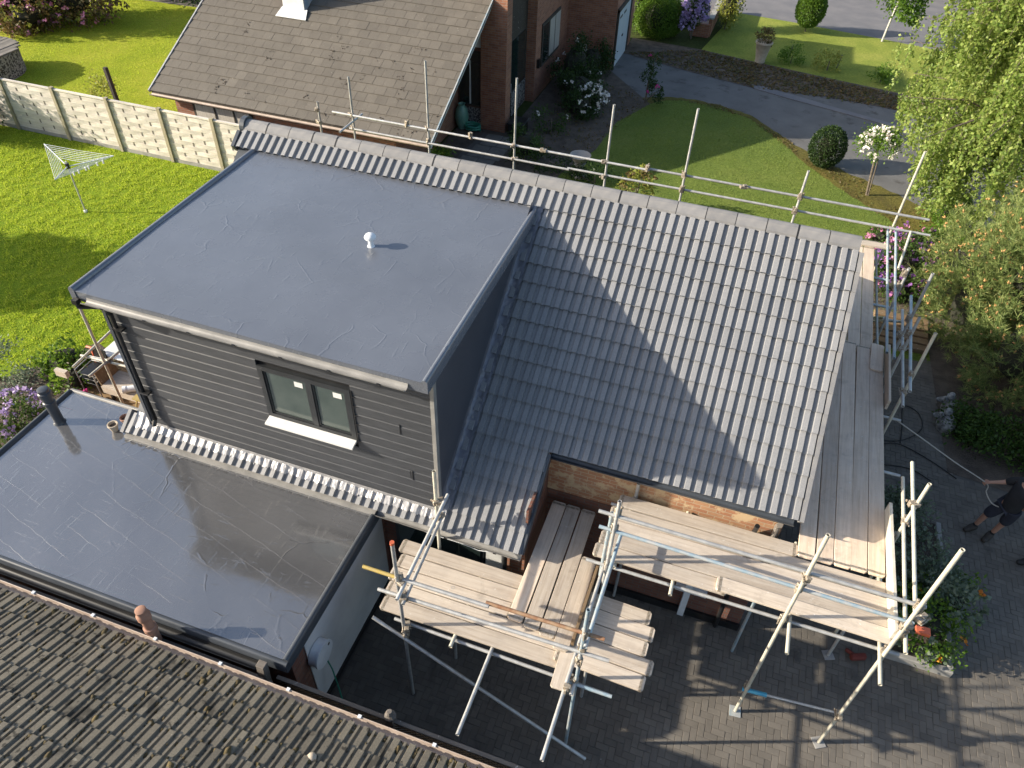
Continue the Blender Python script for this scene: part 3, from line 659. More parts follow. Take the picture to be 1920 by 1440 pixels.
# window
win = part('window', MB().box((wx0-.04, WY-.03, wz0-.04), (wx0+.035, WY+.03, wz1+.04)).box((wx1-.035, WY-.03, wz0-.04), (wx1+.04, WY+.03, wz1+.04))
    .box((wx0+.035, WY-.03, wz1-.035), (wx1-.035, WY+.03, wz1+.04)).box((wx0+.035, WY-.03, wz0-.04), (wx1-.035, WY+.03, wz0+.035))
    .box((.06, WY-.025, wz0+.035), (.135, WY+.03, wz1-.035)), 'frame_grey', house)
for a, b_ in ((wx0+.035, .06), (.135, wx1-.035)):
    part('sash', MB().box((a, WY-.012, wz0+.035), (a+.03, WY+.02, wz1-.035)).box((b_-.03, WY-.012, wz0+.035), (b_, WY+.02, wz1-.035)).box((a+.03, WY-.012, wz0+.035), (b_-.03, WY+.02, wz0+.065)).box((a+.03, WY-.012, wz1-.065), (b_-.03, WY+.02, wz1-.035)), 'frame_grey', win)
    part('pane', MB().box((a+.03, WY+.002, wz0+.065), (b_-.03, WY+.012, wz1-.065)), 'glass_green', win)
    part('sticker', MB().box((b_-.21, WY-.003, wz1-.20), (b_-.08, WY+.001, wz1-.11)), 'white_paint', win)
part('sill', MB().prism([(wx0-.03, WY-.025, wz0-.03), (wx0-.03, WY-.17, wz0-.06), (wx0-.03, WY-.17, wz0-.09), (wx0-.03, WY-.025, wz0-.07)], (wx1-wx0+.06, 0, 0)), 'white_paint', win)
# downpipe
dp = MB().path([(-3.10, DYF-.055, zf-.13), (-3.10, DYF-.05, zf-.22), (-2.99, WY-.09, zf-.40), (-2.95, WY-.075, zf-.52), (-2.93, WY-.075, 2.72), (-2.93, WY-.14, 2.62)], .036, 12)
dpo = part('downpipe', dp, 'black_plastic', house, smooth=True)
for z in (4.55, 3.3): part('pipe_clip', MB().box((-2.985, WY-.12, z), (-2.82, WY-.02, z+.03)), 'black_plastic', dpo)
part('hopper', MB().box((-3.14, DYF-.09, zf-.17), (-3.06, DYF-.01, zf-.10)), 'black_plastic', dpo)
# lead flashings dressed over the tiles
def flash(name, x0, x1, s0, s1, mat, nx_, parent):
    vs = []; rows = 6
    for j in range(rows+1):
        for i in range(nx_+1):
            x = x0 + (x1-x0)*i/nx_; s = s0 + (s1-s0)*j/rows + (random.uniform(-.02, .02) if j == rows else 0)
            ph = ((x - XL) % (TW/2)) / (TW/2); h = .052 if .22 < ph < .92 else .034 - .014*min(1, j/4)
            vs.append(sl_pt(x, s, .012 + h + random.uniform(-.004, .005)))
    mb = MB().add(vs, [(j*(nx_+1)+i, (j+1)*(nx_+1)+i, (j+1)*(nx_+1)+i+1, j*(nx_+1)+i+1) for j in range(rows) for i in range(nx_)])
    return part(name, mb, mat, parent, smooth=True)
flash('apron_flashing', WX0-.3, WX1+.12, 5.2, 5.455, 'lead', 300, house)
part('flashing_upstand', MB().box((WX0, WY-.035, ZR+S*WY-.06), (WX1, WY-.024, zw0+.03)), 'lead', house)
vs = []; N = 90
for j in range(N+1):
    s = .36 + (5.25-.36)*j/N
    for i, (dx, dn) in enumerate(((-.005, .19), (-.002, .08), (.05, .045), (.11, .05), (.165, .045))):
        vs.append(sl_pt(WX1 + .006 + dx + (random.uniform(-.012, .012) if i == 4 else 0), s, dn + random.uniform(-.009, .009)*(i > 0)))
part('side_flashing', MB().add(vs, [(j*5+i, j*5+i+1, (j+1)*5+i+1, (j+1)*5+i) for j in range(N) for i in range(4)]), 'dark_lead', house, smooth=True)
# roof vent with a small mushroom cowl
part('roof_vent', MB().lathe((.07, -2.24, dz(-2.24)-.01), [(.08, 0), (.055, .015), (.04, .04), (.04, .13), (.05, .135), (.082, .145), (.09, .17), (.07, .205), (.035, .225), (.002, .23)], 16), 'white_plastic', house, smooth=True)
# ---- single-storey extension
EX0, EX1, EY0, EY1, EZ = -5.15, .95, -7.03, -4.36, 2.22
part('wall', MB().box((EX0+.12, EY0+.12, -.02), (EX1-.06, EY1+.3, EZ-.2)), 'brick_dark', house)
part('rendered_wall', MB().box((EX1-.055, EY0+.42, .16), (EX1-.04, -4.3, EZ-.17)), 'render_wall', house, label='pale grey rendered side wall of the extension')
part('plinth', MB().box((EX1-.055, EY0+.2, -.01), (EX1-.03, -4.3, .155)), 'black_plastic', house)
nx, ny = 50, 24; vs = []
for j in range(ny+1):
    for i in range(nx+1):
        x = EX0 + (EX1-EX0)*i/nx; y = EY0 + (EY1-EY0)*j/ny
        vs.append((x, y, EZ + .012*(y-EY0)/(EY1-EY0) + .005*math.sin(x*1.4)*math.sin(y*2.3+.5) + .002*math.sin(x*5.1+y*3)))
part('flat_roof', MB().add(vs, [(j*(nx+1)+i, j*(nx+1)+i+1, (j+1)*(nx+1)+i+1, (j+1)*(nx+1)+i) for j in range(ny) for i in range(nx)]), 'membrane_wet', house, smooth=True, label='shiny wet-looking grey flat roof of the extension')
edge_trim((EX1, EY0, EZ), (EX1, EY1-.12, EZ), .09, .055, 'dark_trim')
edge_trim((EX0, EY0, EZ), (EX0, EY1+.35, EZ), .09, .06, 'dark_trim')
edge_trim((EX0-.04, EY0-.02, EZ-.02), (EX1+.04, EY0-.02, EZ-.02), .08, .035, 'dark_trim')
part('fascia', MB().box((EX0, EY0-.055, EZ-.2), (EX1+.03, EY0-.03, EZ-.03)), 'dark_trim', house)
gutter('gutter', EX0, EX1-.35, EY0-.13, EZ-.10, .06, 'black_plastic', house, 0)
edge_trim((EX0, EY1+.38, EZ), (XL-.05, EY1+.38, EZ), .08, .05, 'grey_gutter')
mb = MB(); vs = [(x, y, EZ+.014) for x, y in ((EX0, EY1), (XL, EY1), (XL, EY1+.36), (EX0, EY1+.36))]
part('flat_roof_strip', MB().add(vs, [(0, 1, 2, 3)]), 'membrane_wet', house)
# eave kerb between apron tiles and flat roof
part('eaves_kerb', MB().prism([(XL, yL-.055, zL-.085), (XL, yL-.055, zL-.04), (XL, yL+.03, zL-.03), (XL, yL+.03, zL-.12)], (.98-XL, 0, 0)), 'grey_gutter', house)
part('soil_pipe', MB().lathe((-4.78, -4.66, EZ), [(.11, 0), (.085, .03), (.08, .06), (.08, .42), (.095, .43), (.095, .49), (.08, .5), (.08, .60), (.10, .61), (.10, .69), (.085, .70), (.085, .76), (.06, .77)], 18), 'dark_trim', house, smooth=True, label='dark grey ribbed soil pipe on the flat roof')
hr = part('hose_reel', MB().tube((EX1-.03, -6.45, 1.42), (EX1+.09, -6.45, 1.42), .20, 24), 'white_plastic', house, smooth=True)
part('cover', MB().tube((EX1+.09, -6.45, 1.42), (EX1+.115, -6.45, 1.42), .215, 24), 'white_plastic', hr, smooth=True)
part('hole', MB().tube((EX1+.10, -6.32, 1.50), (EX1+.118, -6.32, 1.50), .025, 10), 'black_plastic', hr)
part('hose', MB().path([(EX1+.1, -6.42, 1.22), (EX1+.13, -6.40, .9), (EX1+.2, -6.45, .4), (EX1+.3, -6.55, .03), (EX1+.7, -6.7, .02)], .012, 6), 'green_plastic', hr)
# ground floor front under the low eave: dark patio doors, white reveal, brick pier
door = part('patio_door', MB().box((1.12, -4.26, .05), (2.62, -4.205, 2.0)), 'frame_grey', house)
for a, b_ in ((1.18, 1.86), (1.90, 2.56)): part('pane', MB().box((a, -4.275, .15), (b_, -4.262, 1.94)), 'glass_dark', door)
part('white_panel', MB().box((2.64, -4.25, .05), (2.95, -4.206, 2.0)), 'white_paint', house)
part('brick_pier', MB().box((2.96, -4.27, -.01), (3.27, -4.15, 2.05)), 'brick', house)
part('downpipe', MB().path([(3.0, -4.42, 2.1), (2.98, -4.33, 1.95), (2.98, -4.31, .02)], .034, 10), 'black_plastic', house)
part('cable', MB().path([(1.2, -4.4, 2.05), (1.8, -4.42, 1.98), (2.3, -4.45, 2.03), (2.6, -4.44, 1.97), (2.9, -4.42, 2.03)], .006, 5), 'white_plastic', house)
# garage front under the right deck
part('plinth', MB().box((3.3, -3.165, 0), (6.72, -3.125, .17)), 'black_plastic', house)
gd = part('garage_door', MB().box((5.45, -3.17, 1.1), (6.1, -3.128, 1.7)), 'white_paint', house)
part('white_post', MB().box((5.70, -3.30, .15), (5.80, -3.175, 1.9)).box((5.55, -3.29, .82), (6.05, -3.18, .90)), 'white_plastic', house)
part('downpipe', MB().path([(6.35, -3.30, 2.9), (6.35, -3.22, 2.6), (6.35, -3.21, .02)], .036, 10), 'black_plastic', house)
part('downpipe', MB().path([(6.62, -3.30, 3.05), (6.62, -3.2, 2.9), (6.62, -3.2, 2.2)], .04, 10), 'weathered_wood', house)

# ------------------------------------------------------------------ scaffolding
def tube_mesh(L, r=.0242, n=12):
    mb = MB(); vs = []
    for rr, z in ((r, 0), (r, L), (r*.8, L), (r*.8, L-.12), (r*.8, 0), (r*.8, .12)):
        for k in range(n): a = 2*math.pi*k/n; vs.append((math.cos(a)*rr, math.sin(a)*rr, z))
    q = lambda a, b: [(a*n+k, a*n+(k+1) % n, b*n+(k+1) % n, b*n+k) for k in range(n)]
    fs = q(0, 1) + q(1, 2) + q(2, 3) + q(4, 0) + q(5, 4) + [tuple(3*n+k for k in range(n)), tuple(5*n+k for k in range(n))]
    me = bpy.data.meshes.new('tube'); me.from_pydata(vs, [], fs)
    for p in me.polygons: p.use_smooth = True
    try: me.set_sharp_from_angle(angle=R(50))
    except Exception: pass
    return me
def tube(name, p0, p1, parent, mat='galvanised', label=None, r=.0255):
    p0, p1 = Vector(p0), Vector(p1); d = p1 - p0
    me = tube_mesh(d.length, r); me.materials.append(MATS[mat])
    M = Matrix.Translation(p0) @ d.to_track_quat('Z', 'Y').to_matrix().to_4x4()
    o = place(name, me, None, parent, M)
    if label: o['label'] = label
    return o
cm = MB().obox((0, 0, 0), ((1,0,0),(0,1,0),(0,0,1)), (.036, .036, .024)).obox((.0, .05, .0), ((1,0,0),(0,1,0),(0,0,1)), (.024, .034, .036)).tube((.045, -.05, 0), (.045, .09, 0), .009, 6).tube((-.045, .05, 0), (.05, .06, .0), .009, 6).tube((.045, .075, 0), (.045, .095, 0), .017, 6)
cme = cm.mesh('coupler', Matrix.Scale(1.25, 4), bevel=.006); cme.materials.append(MATS['coupler'])
def couplers(parent, pts):
    for p in pts: place('coupler', cme, None, parent, Matrix.Translation(p) @ Matrix.Rotation(random.uniform(0, 6.28), 4, 'Z') @ Matrix.Rotation(random.choice((0, 1.57)), 4, 'X'))
def base_plate(parent, x, y, mat='galvanised', rz=.3):
    o = part('base_plate', MB().obox((x, y, .006), ((math.cos(rz), math.sin(rz), 0), (-math.sin(rz), math.cos(rz), 0), (0, 0, 1)), (.085, .085, .006)), mat, parent, .003)
# rear guard rails
rear = thing('scaffold', 'long guard-rail scaffold of galvanised tubes standing behind the roof ridge', 'scaffold', (2, 4.93, 0))
for x, z in ((-5.19, 3.92), (-4.26, 4.66), (-2.28, 5.31), (-.14, 5.26), (2.03, 5.04), (3.76, 5.24), (6.19, 4.35)):
    tube('upright', (x, 4.95, 0), (x+.01, 4.95, z), rear)
    couplers(rear, [(x, 4.92, 3.76), (x, 4.92, 3.42)])
tube('upright', (8.24, 5.5, 0), (8.25, 5.48, 4.92), rear, 'cream_tube')
tube('guard_rail', (-4.77, 4.90, 3.76), (3.0, 4.90, 3.76), rear); tube('guard_rail', (2.95, 4.95, 3.765), (8.74, 5.0, 3.75), rear)
tube('guard_rail', (-4.35, 4.90, 3.42), (1.2, 4.90, 3.42), rear); tube('guard_rail', (1.15, 4.95, 3.425), (8.88, 5.0, 3.42), rear)
tube('transom', (-4.3, 4.35, 3.56), (-4.22, 5.35, 3.62), rear); tube('transom', (-4.3, 4.4, 2.7), (-4.25, 5.3, 2.72), rear)
tube('brace', (8.35, 4.0, 3.1), (8.5, 4.95, 3.45), rear, 'cream_tube')
for x in (-2.8, -1.2, .6, 2.95, 5.0): couplers(rear, [(x, 4.9, 3.77)])
# right-hand side
side = thing('scaffold', 'cluster of leaning-looking grey tubes along the right gable, beside the pine', 'scaffold', (8.25, 1.5, 0))
tube('guard_rail', (8.2, 5.6, 3.05), (8.1, 1.2, 3.05), side, 'galvanised_blue'); tube('guard_rail', (8.26, 5.2, 3.33), (8.11, .7, 3.33), side, 'galvanised_blue')
tube('guard_rail', (8.29, 2.2, 3.33), (8.21, -.5, 3.33), side); tube('guard_rail', (8.32, 2.2, 3.65), (8.2, -.5, 3.65), side, 'galvanised_blue')
for x, y, z in ((8.27, 2.92, 3.78), (8.28, 1.46, 4.6), (8.27, 1.0, 4.02), (8.26, -.1, 4.52)):
    tube('upright', (x, y, 0), (x, y, z), side, 'cream_tube' if z > 4.5 and y < 0 else 'galvanised')
    couplers(side, [(x-.03, y, 3.33), (x-.03, y, 3.63 if z > 3.7 else 3.05)])
tube('transom', (7.2, 4.3, 2.62), (8.35, 4.3, 2.62), side, 'galvanised_blue'); tube('transom', (7.0, 3.3, 2.62), (8.4, 3.3, 2.62), side, 'galvanised_blue')
tube('transom', (6.9, .0, 2.62), (8.45, .0, 2.62), side); tube('transom', (6.9, -1.3, 2.62), (8.4, -1.3, 2.62), side); tube('ledger', (8.1, -3.6, 2.57), (8.12, 5.5, 2.57), side)
# front right platform
fr_ = thing('scaffold', 'front right scaffold with two tall cream uprights standing on the sunlit paving', 'scaffold', (6.6, -4.4, 0))
tube('upright', (6.85, -4.54, .02), (6.85, -4.54, 4.55), fr_, 'cream_tube'); base_plate(fr_, 6.85, -4.54, 'galvanised_blue', .1)
tube('upright', (8.09, -4.585, .02), (8.09, -4.585, 4.95), fr_, 'cream_tube'); base_plate(fr_, 8.09, -4.585, 'concrete', .5)
tube('upright', (4.5, -4.5, 0), (4.5, -4.5, 4.06), fr_, 'galvanised'); tube('upright', (4.43, -4.44, 2.3), (4.43, -4.44, 3.72), fr_, 'galvanised_blue')
tube('upright', (4.62, -3.22, 0), (4.62, -3.22, 3.0), fr_); tube('upright', (8.18, -3.08, 0), (8.18, -3.08, 2.7), fr_); base_plate(fr_, 8.18, -3.08, 'concrete', .4)
tube('upright', (8.25, -2.7, 0), (8.25, -2.7, 3.95), fr_, 'cream_tube')
tube('upright', (6.68, -3.55, .0), (6.68, -3.55, 2.7), fr_, 'galvanised_blue')
tube('guard_rail', (4.26, -4.49, 3.75), (8.2, -4.49, 3.72), fr_, 'galvanised'); tube('guard_rail', (4.3, -4.49, 3.44), (8.2, -4.49, 3.35), fr_, 'galvanised_blue')
tube('guard_rail', (8.24, -1.85, 3.13), (8.18, -4.78, 3.13), fr_, 'cream_tube'); tube('guard_rail', (8.22, -1.92, 3.53), (8.15, -4.55, 3.53), fr_, 'cream_tube')
for x, y1 in ((6.94, -4.98), (8.05, -5.0), (5.4, -4.66), (4.6, -4.5)): tube('transom', (x, -3.2, 2.66), (x, y1, 2.66), fr_, 'cream_tube')
tube('ledger', (4.2, -4.47, 2.61), (8.3, -4.47, 2.61), fr_); tube('ledger', (4.3, -3.4, 2.61), (7.1, -3.4, 2.61), fr_)
tube('brace', (7.12, -4.53, .74), (8.1, -4.56, .95), fr_, 'galvanised', 'thin bare-metal brace with a blue-painted end', .018)
part('brace_grip', MB().tube((6.80, -4.52, .68), (7.14, -4.53, .745), .032, 12), 'blue_paint', fr_, smooth=True)
couplers(fr_, [(6.85, -4.51, 3.72), (6.85, -4.51, 3.38), (8.12, -4.54, 3.73), (8.14, -4.54, 3.35), (8.12, -4.54, 3.13), (8.2, -4.54, 3.53), (6.85, -4.5, 2.63), (8.09, -4.54, 2.63), (8.09, -4.56, .95), (6.85, -4.5, .7), (8.24, -2.7, 3.13), (8.24, -2.7, 3.53), (4.5, -4.46, 3.44), (4.5, -4.46, 3.75), (8.22, -2.7, 2.75), (4.5, -4.46, 2.6), (4.5, -4.46, 2.3), (6.68, -3.5, 2.45)])
part('marker_tag', MB().box((8.30, -4.46, 3.13), (8.46, -4.36, 3.18)), 'orange_paint', fr_)
# front left platform
fl = thing('scaffold', 'lower front left scaffold with crossed tubes beside the rendered wall', 'scaffold', (3.2, -5.4, 0))
tube('upright', (2.1, -5.96, 0), (2.08, -5.96, 3.92), fl, 'galvanised'); tube('upright', (4.53, -5.9, 0), (4.5, -5.9, 3.75), fl, 'galvanised_blue')
part('tube_end', MB().tube((2.08, -5.96, 3.9), (2.08, -5.96, 3.945), .029, 12), 'orange_paint', fl)
tube('upright', (4.56, -5.12, 0), (4.55, -5.12, 2.05), fl); tube('upright', (2.05, -4.6, 0), (2.02, -4.6, 3.72), fl, 'cream_tube'); tube('upright', (2.5, -5.2, 0), (2.5, -5.2, 2.05), fl)
tube('guard_rail', (1.58, -5.92, 3.12), (2.1, -5.92, 3.12), fl, 'yellow_paint'); tube('guard_rail', (2.1, -5.92, 3.12), (3.3, -5.92, 3.15), fl, 'galvanised'); tube('guard_rail', (3.25, -5.88, 3.15), (4.75, -5.87, 3.18), fl, 'rusty')
tube('guard_rail', (1.75, -5.92, 2.68), (4.86, -5.9, 2.78), fl, 'galvanised')
tube('guard_rail', (2.14, -4.45, 3.1), (2.19, -6.2, 3.1), fl, 'galvanised'); tube('guard_rail', (2.09, -4.5, 2.74), (2.17, -6.05, 2.74), fl, 'galvanised')
tube('guard_rail', (4.47, -3.5, 2.55), (4.42, -7.18, 2.5), fl, 'galvanised'); tube('guard_rail', (4.58, -4.2, 3.0), (4.55, -5.95, 3.0), fl, 'galvanised_blue')
tube('transom', (3.34, -4.7, 1.98), (3.32, -7.05, 1.98), fl, 'galvanised'); tube('transom', (2.79, -4.7, 2.0), (2.80, -6.02, 2.0), fl, 'cream_tube'); tube('transom', (4.52, -4.4, 2.0), (4.5, -6.1, 2.0), fl)
tube('ledger', (1.9, -5.86, 1.93), (4.95, -5.9, 1.93), fl, 'galvanised'); tube('ledger', (4.4, -5.93, 1.98), (5.0, -5.93, 1.98), fl, 'galvanised_blue'); tube('ledger', (1.9, -4.85, 1.93), (4.6, -4.85, 1.93), fl)
tube('brace', (1.63, -5.98, 2.0), (4.86, -6.05, .13), fl, 'galvanised')
couplers(fl, [(2.1, -5.92, 3.12), (2.1, -5.92, 2.68), (2.14, -5.96, 3.1), (2.14, -5.96, 2.74), (2.12, -5.92, 2.0), (4.52, -5.88, 3.17), (4.52, -5.88, 2.78), (4.5, -5.9, 2.52), (4.5, -5.9, 1.97), (2.08, -4.58, 3.08), (2.08, -4.58, 2.75), (2.1, -5.94, 1.72), (4.46, -6.3, 2.53)])
# stub scaffold at the left rear
lf = thing('scaffold', 'small tube frame at the left end of the house above the decking', 'scaffold', (-5.5, -2.9, 0))
tube('upright', (-5.40, -3.0, 0), (-5.40, -3.0, 3.5), lf, 'cream_tube')
tube('guard_rail', (-5.85, -3.3, 1.98), (-5.95, -2.0, 1.98), lf, 'cream_tube'); tube('guard_rail', (-5.40, -3.4, 1.98), (-5.36, -2.2, 1.98), lf, 'cream_tube'); tube('transom', (-6.0, -2.95, 1.94), (-4.9, -2.9, 1.94), lf, 'cream_tube')
part('end_board', MB().box((-6.1, -3.5, 1.86), (-5.85, -3.42, 2.0)), 'scaffold_board', lf)
couplers(lf, [(-5.4, -2.97, 1.97)])

# ---- boards, each lying loose on the tubes
ORD = ['first', 'second', 'third', 'fourth', 'fifth', 'sixth', 'seventh']
def board(p0, p1, z, label, group, mat='scaffold_board', wd=.217, th=.038, edge=False, tilt=0):
    """p0,p1 plan end points of the centre line, z = underside"""
    p0, p1 = Vector((*p0, z)), Vector((*p1, z)); d = p1 - p0; L = d.length
    h, w2 = (th/2, wd/2) if not edge else (wd/2, th/2)
    c = .025 if not edge else 0
    poly = [(-L/2+c, -w2, 0), (L/2-c, -w2, 0), (L/2, -w2+c, 0), (L/2, w2-c, 0), (L/2-c, w2, 0), (-L/2+c, w2, 0), (-L/2, w2-c, 0), (-L/2, -w2+c, 0)] if c else [(-L/2, -w2, 0), (L/2, -w2, 0), (L/2, w2, 0), (-L/2, w2, 0)]
    mb = MB().prism(poly, (0, 0, 2*h)); me = mb.mesh('scaffold_board', bevel=.004)
    o = link('scaffold_board', me, mat)
    o.matrix_local = Matrix.Translation((p0+p1)/2) @ d.to_track_quat('X', 'Z').to_matrix().to_4x4() @ Matrix.Rotation(random.uniform(-.006, .006), 4, 'Z') @ Matrix.Rotation(tilt + random.uniform(-.01, .01), 4, 'X')
    if not edge and L > 1:
        for e_ in (-1, 1): link('end_band', MB().box((e_*(L/2-.045)-.018, -w2-.002, -.0015), (e_*(L/2-.045)+.018, w2+.002, 2*h+.0015)).mesh('end_band'), 'coupler', o)
    return tag(o, label, 'board', group)
g1 = 'boards of the front right platform'
for i, y in enumerate((-3.39, -3.63, -3.868, -4.105, -4.34)):
    x0, x1 = ((4.40, 6.95), (4.33, 8.17), (4.36, 8.2), (4.30, 8.18), (4.27, 6.1))[i]
    board((x0, y), (x1, y), 2.70, f'{ORD[i]} long bleached board from the brick wall on the front right platform', g1)
board((5.95, -4.33), (8.2, -4.35), 2.742, 'bleached board overlapping the outer edge of the front right platform near the tall uprights', g1)
board((4.75, -4.30), (7.3, -4.36), 2.742 + .0, 'bleached doubled board along the outer edge of the front right platform, middle', g1, tilt=.01) if False else None
g2 = 'boards along the right gable'
for i, x in enumerate((7.085, 7.315, 7.545, 7.775, 8.0)):
    y1 = (1.75, 1.7, 1.68, 1.64, 1.1)[i]
    board((x-.02, -3.5+.01*i), (x+.02, y1), 2.742, f'{ORD[i]} grey board from the roof edge on the near half of the gable walkway', g2, 'scaffold_board_grey', .222)
board((8.0, .95), (8.04, 1.72), 2.782, 'short grey board lapped over the outer side of the gable walkway', g2, 'scaffold_board_grey')
for i, x in enumerate((7.16, 7.40, 7.63, 7.86)):
    board((x, 1.5), (x+.06, 5.3), 2.70, f'{ORD[i]} grey board from the roof edge on the far half of the gable walkway', g2, 'scaffold_board_grey')
board((6.9, 5.36), (8.35, 5.42), 2.742, 'pale board lying across the far end of the gable walkway', g2)
board((8.15, -4.38), (8.12, -2.25), 2.742, 'cream toe board on edge at the outer corner of the gable walkway', g2, 'cream_paint', .23, .045, True)
board((8.17, .05), (8.19, 1.62), 2.74, 'brown toe board on edge at the middle of the gable walkway', g2, 'scaffold_board_grey', .2, .04, True)
g3 = 'boards of the front left platform'
for i, (y, x0, x1) in enumerate(((-4.79, 1.50, 3.50), (-5.03, 1.58, 3.46), (-5.265, 1.56, 3.42), (-5.50, 1.62, 4.38), (-5.735, 1.66, 4.40))):
    board((x0, y), (x1, y+.01), 2.01, f'{ORD[i]} sunlit plank from the patio doors on the front left platform', g3)
for i, (y, x1) in enumerate(((-4.72, 5.25), (-4.95, 5.34), (-5.185, 5.30), (-5.42, 5.42), (-5.655, 5.36))):
    board((4.15, y+.01), (x1, y-.02), 2.052, f'{ORD[i]} short plank from the brick wall jutting out over the driveway', g3)
g4 = 'boards bridging the two front platforms'
for i, (x, y1) in enumerate(((3.50, -5.42), (3.735, -5.46), (3.975, -5.5))):
    board((x, -3.26), (x, y1), 2.092, f'{ORD[i]} plank from the low eave running out from under the roof across the left platform', g4, 'scaffold_board' if i else 'scaffold_board_grey')
board((4.21, -4.1), (4.2, -5.62), 2.094, 'plank nearest the right platform in the bridge of planks, ending at the left platform', g4)
board((4.36, -4.3), (4.34, -5.5), 2.10, 'tan brown toe board on edge between the left and right platforms', g4, 'scaffold_board_brown', .2, .04, True)
board((4.31, -5.25), (4.33, -6.12), 2.056, 'stub of plank poking out below the crossed tubes at the platform corner', g3)

# ------------------------------------------------------------------ rear neighbour
nb_ = thing('house', 'brick neighbour house with a lichen-spotted brown tiled roof behind the garden fence', 'house', (-8, 12, 0))
NX0, NX1, NY, NZ, NP = -13.35, -3.70, 8.18, 1.72, R(26.5)
cn, sn = math.cos(NP), math.sin(NP)
def nbp(x, s, n=0): return Vector((x, NY + s*cn - n*sn, NZ + s*sn + n*cn))
part('wall', MB().box((NX0+.6, NY+.3, -.2), (-5.0, 18, 1.75)).prism([(-5.0, NY+.3, 1.7), (-5.0, 18, 1.7), (-5.0, 18, 5.9), (-5.0, NY+.4, 1.8)], (-8, 0, 0)), 'brick', nb_)
nroof = part('roof', MB().prism([nbp(NX0+.02, .02, -.03), nbp(NX1-.02, .02, -.03), nbp(NX1-.02, 9.4, -.03), nbp(NX0+.02, 9.4, -.03)], (0, sn*.06, -cn*.06)), 'dark_trim', nb_)
tw, tg = .345, .335
ntm = MB().box((0, 0, 0), (tw-.008, tg+.05, .001)).__class__()
ntm.add([(0, 0, .022), (tw-.007, 0, .022), (tw-.007, tg+.05, .0), (0, tg+.05, .0), (0, .0, -.002), (tw-.007, .0, -.002), (tw-.007, tg+.05, -.01), (0, tg+.05, -.01)],
        [(0, 1, 2, 3), (4, 5, 1, 0), (4, 0, 3, 7), (1, 5, 6, 2)])
ntme = ntm.mesh('tile'); ntme.materials.append(MATS['old_tile'])
allt = []
for k in range(28):
    for c in range(-1, 29):
        x = NX0 + .02 + c*tw + (tw/2 if k % 2 else 0)
        if x < NX0 - .01 or x + tw > NX1 + .05: continue
        P = nbp(x + tw/2, k*tg + .1); q = Minv @ P; px = 960 + 1413.86*q.x/-q.z; py = 720 - 1413.86*q.y/-q.z
        hid = -30 < py and px > 0
        if 4.3 < -P.x < 13.4 and py > -40: allt.append((q.length, x, k, px, py))
        elif py > -40: allt.append((q.length, x, k, px, py))
allt.sort()
def nbM(x, k):
    return frame(nbp(x, k*tg, random.uniform(0, .005)), (1, 0, 0), (0, cn, sn), (0, -sn, cn)) @ Matrix.Rotation(random.uniform(-.008, .008), 4, 'Z') @ Matrix.Rotation(random.uniform(-.008, .008), 4, 'Y')
vist = [a for a in allt if a[4] < 262 + (a[3]-640)*.19 - 6 or a[3] < 600]
for a in vist[:300]: place('tile', ntme, None, nroof, nbM(a[1], a[2]))
mb = MB()
for a in [z for z in allt if z not in vist[:300]]:
    M = nbM(a[1], a[2]); mb.add([M @ Vector(v) for v in ntm.v], ntm.f)
o = part('tile_field', mb, 'old_tile', nroof, kind='stuff')
htm = MB().add([((v[0]*.5), v[1], v[2]) for v in ntm.v], ntm.f).mesh('half_tile'); htm.materials.append(MATS['old_tile'])
for k in range(1, 22, 2):
    place('half_tile', htm, None, nroof, nbM(NX0 + .02, k)); place('half_tile', htm, None, nroof, nbM(NX0 + .02 + 27.5*tw, k))
# metal trim up the verges
for x0, w_, mm in ((NX0-.04, .045, 'galvanised'), (NX1-.02, .035, 'galvanised_blue')):
    part('verge_trim', MB().prism([nbp(x0, -.02, .04), nbp(x0, 9.4, .04), nbp(x0, 9.4, -.06), nbp(x0, -.02, -.06)], (w_, 0, 0)), mm, nroof)
part('bargeboard', MB().prism([nbp(NX1-.10, .0, -.06), nbp(NX1-.10, 7, -.06), nbp(NX1-.10, 7, -.26), nbp(NX1-.10, .0, -.26)], (.03, 0, 0)), 'white_paint', nb_)
mm = MB()
for i in range(46):       # moss pads low on the roof
    cx_, cs_ = random.uniform(-11.5, -3.9), random.random()**1.5*3.4
    for j in range(random.randint(1, 7)):
        P = nbp(cx_ + random.gauss(0, .07), max(.02, cs_ + random.gauss(0, .05)), .022); r = random.uniform(.008, .034); n_ = 7; ph = [random.uniform(.6, 1.3) for _ in range(n_)]
        e1, e2, e3 = Vector((1, 0, 0)), Vector((0, cn, sn)), Vector((0, -sn, cn))
        mm.add([P + e3*.02] + [P + e1*math.cos(2*math.pi*a/n_)*r*ph[a] + e2*math.sin(2*math.pi*a/n_)*r*ph[a]*.8 for a in range(n_)], [(0, 1+a, 1+(a+1) % n_) for a in range(n_)])
part('moss', mm, 'soil', nroof, kind='stuff')
gutter('gutter', NX0+.05, NX1-.05, NY-.06, NZ-.06, .06, 'nb_gutter', nb_, 0)
part('fascia', MB().box((NX0+.05, NY+.01, NZ-.18), (NX1-.05, NY+.035, NZ-.02)), 'dark_wood', nb_)
# rear window with curtains
wn = part('window', MB().box((-12.05, NY+.24, .35), (-9.9, NY+.295, 1.55)), 'dark_wood', nb_)
part('curtain', MB().box((-11.95, NY+.232, .45), (-9.98, NY+.238, 1.48)), 'curtain', wn)
for x in (-11.25, -10.55): part('glazing_bar', MB().box((x, NY+.21, .45), (x+.05, NY+.228, 1.48)), 'dark_wood', wn)
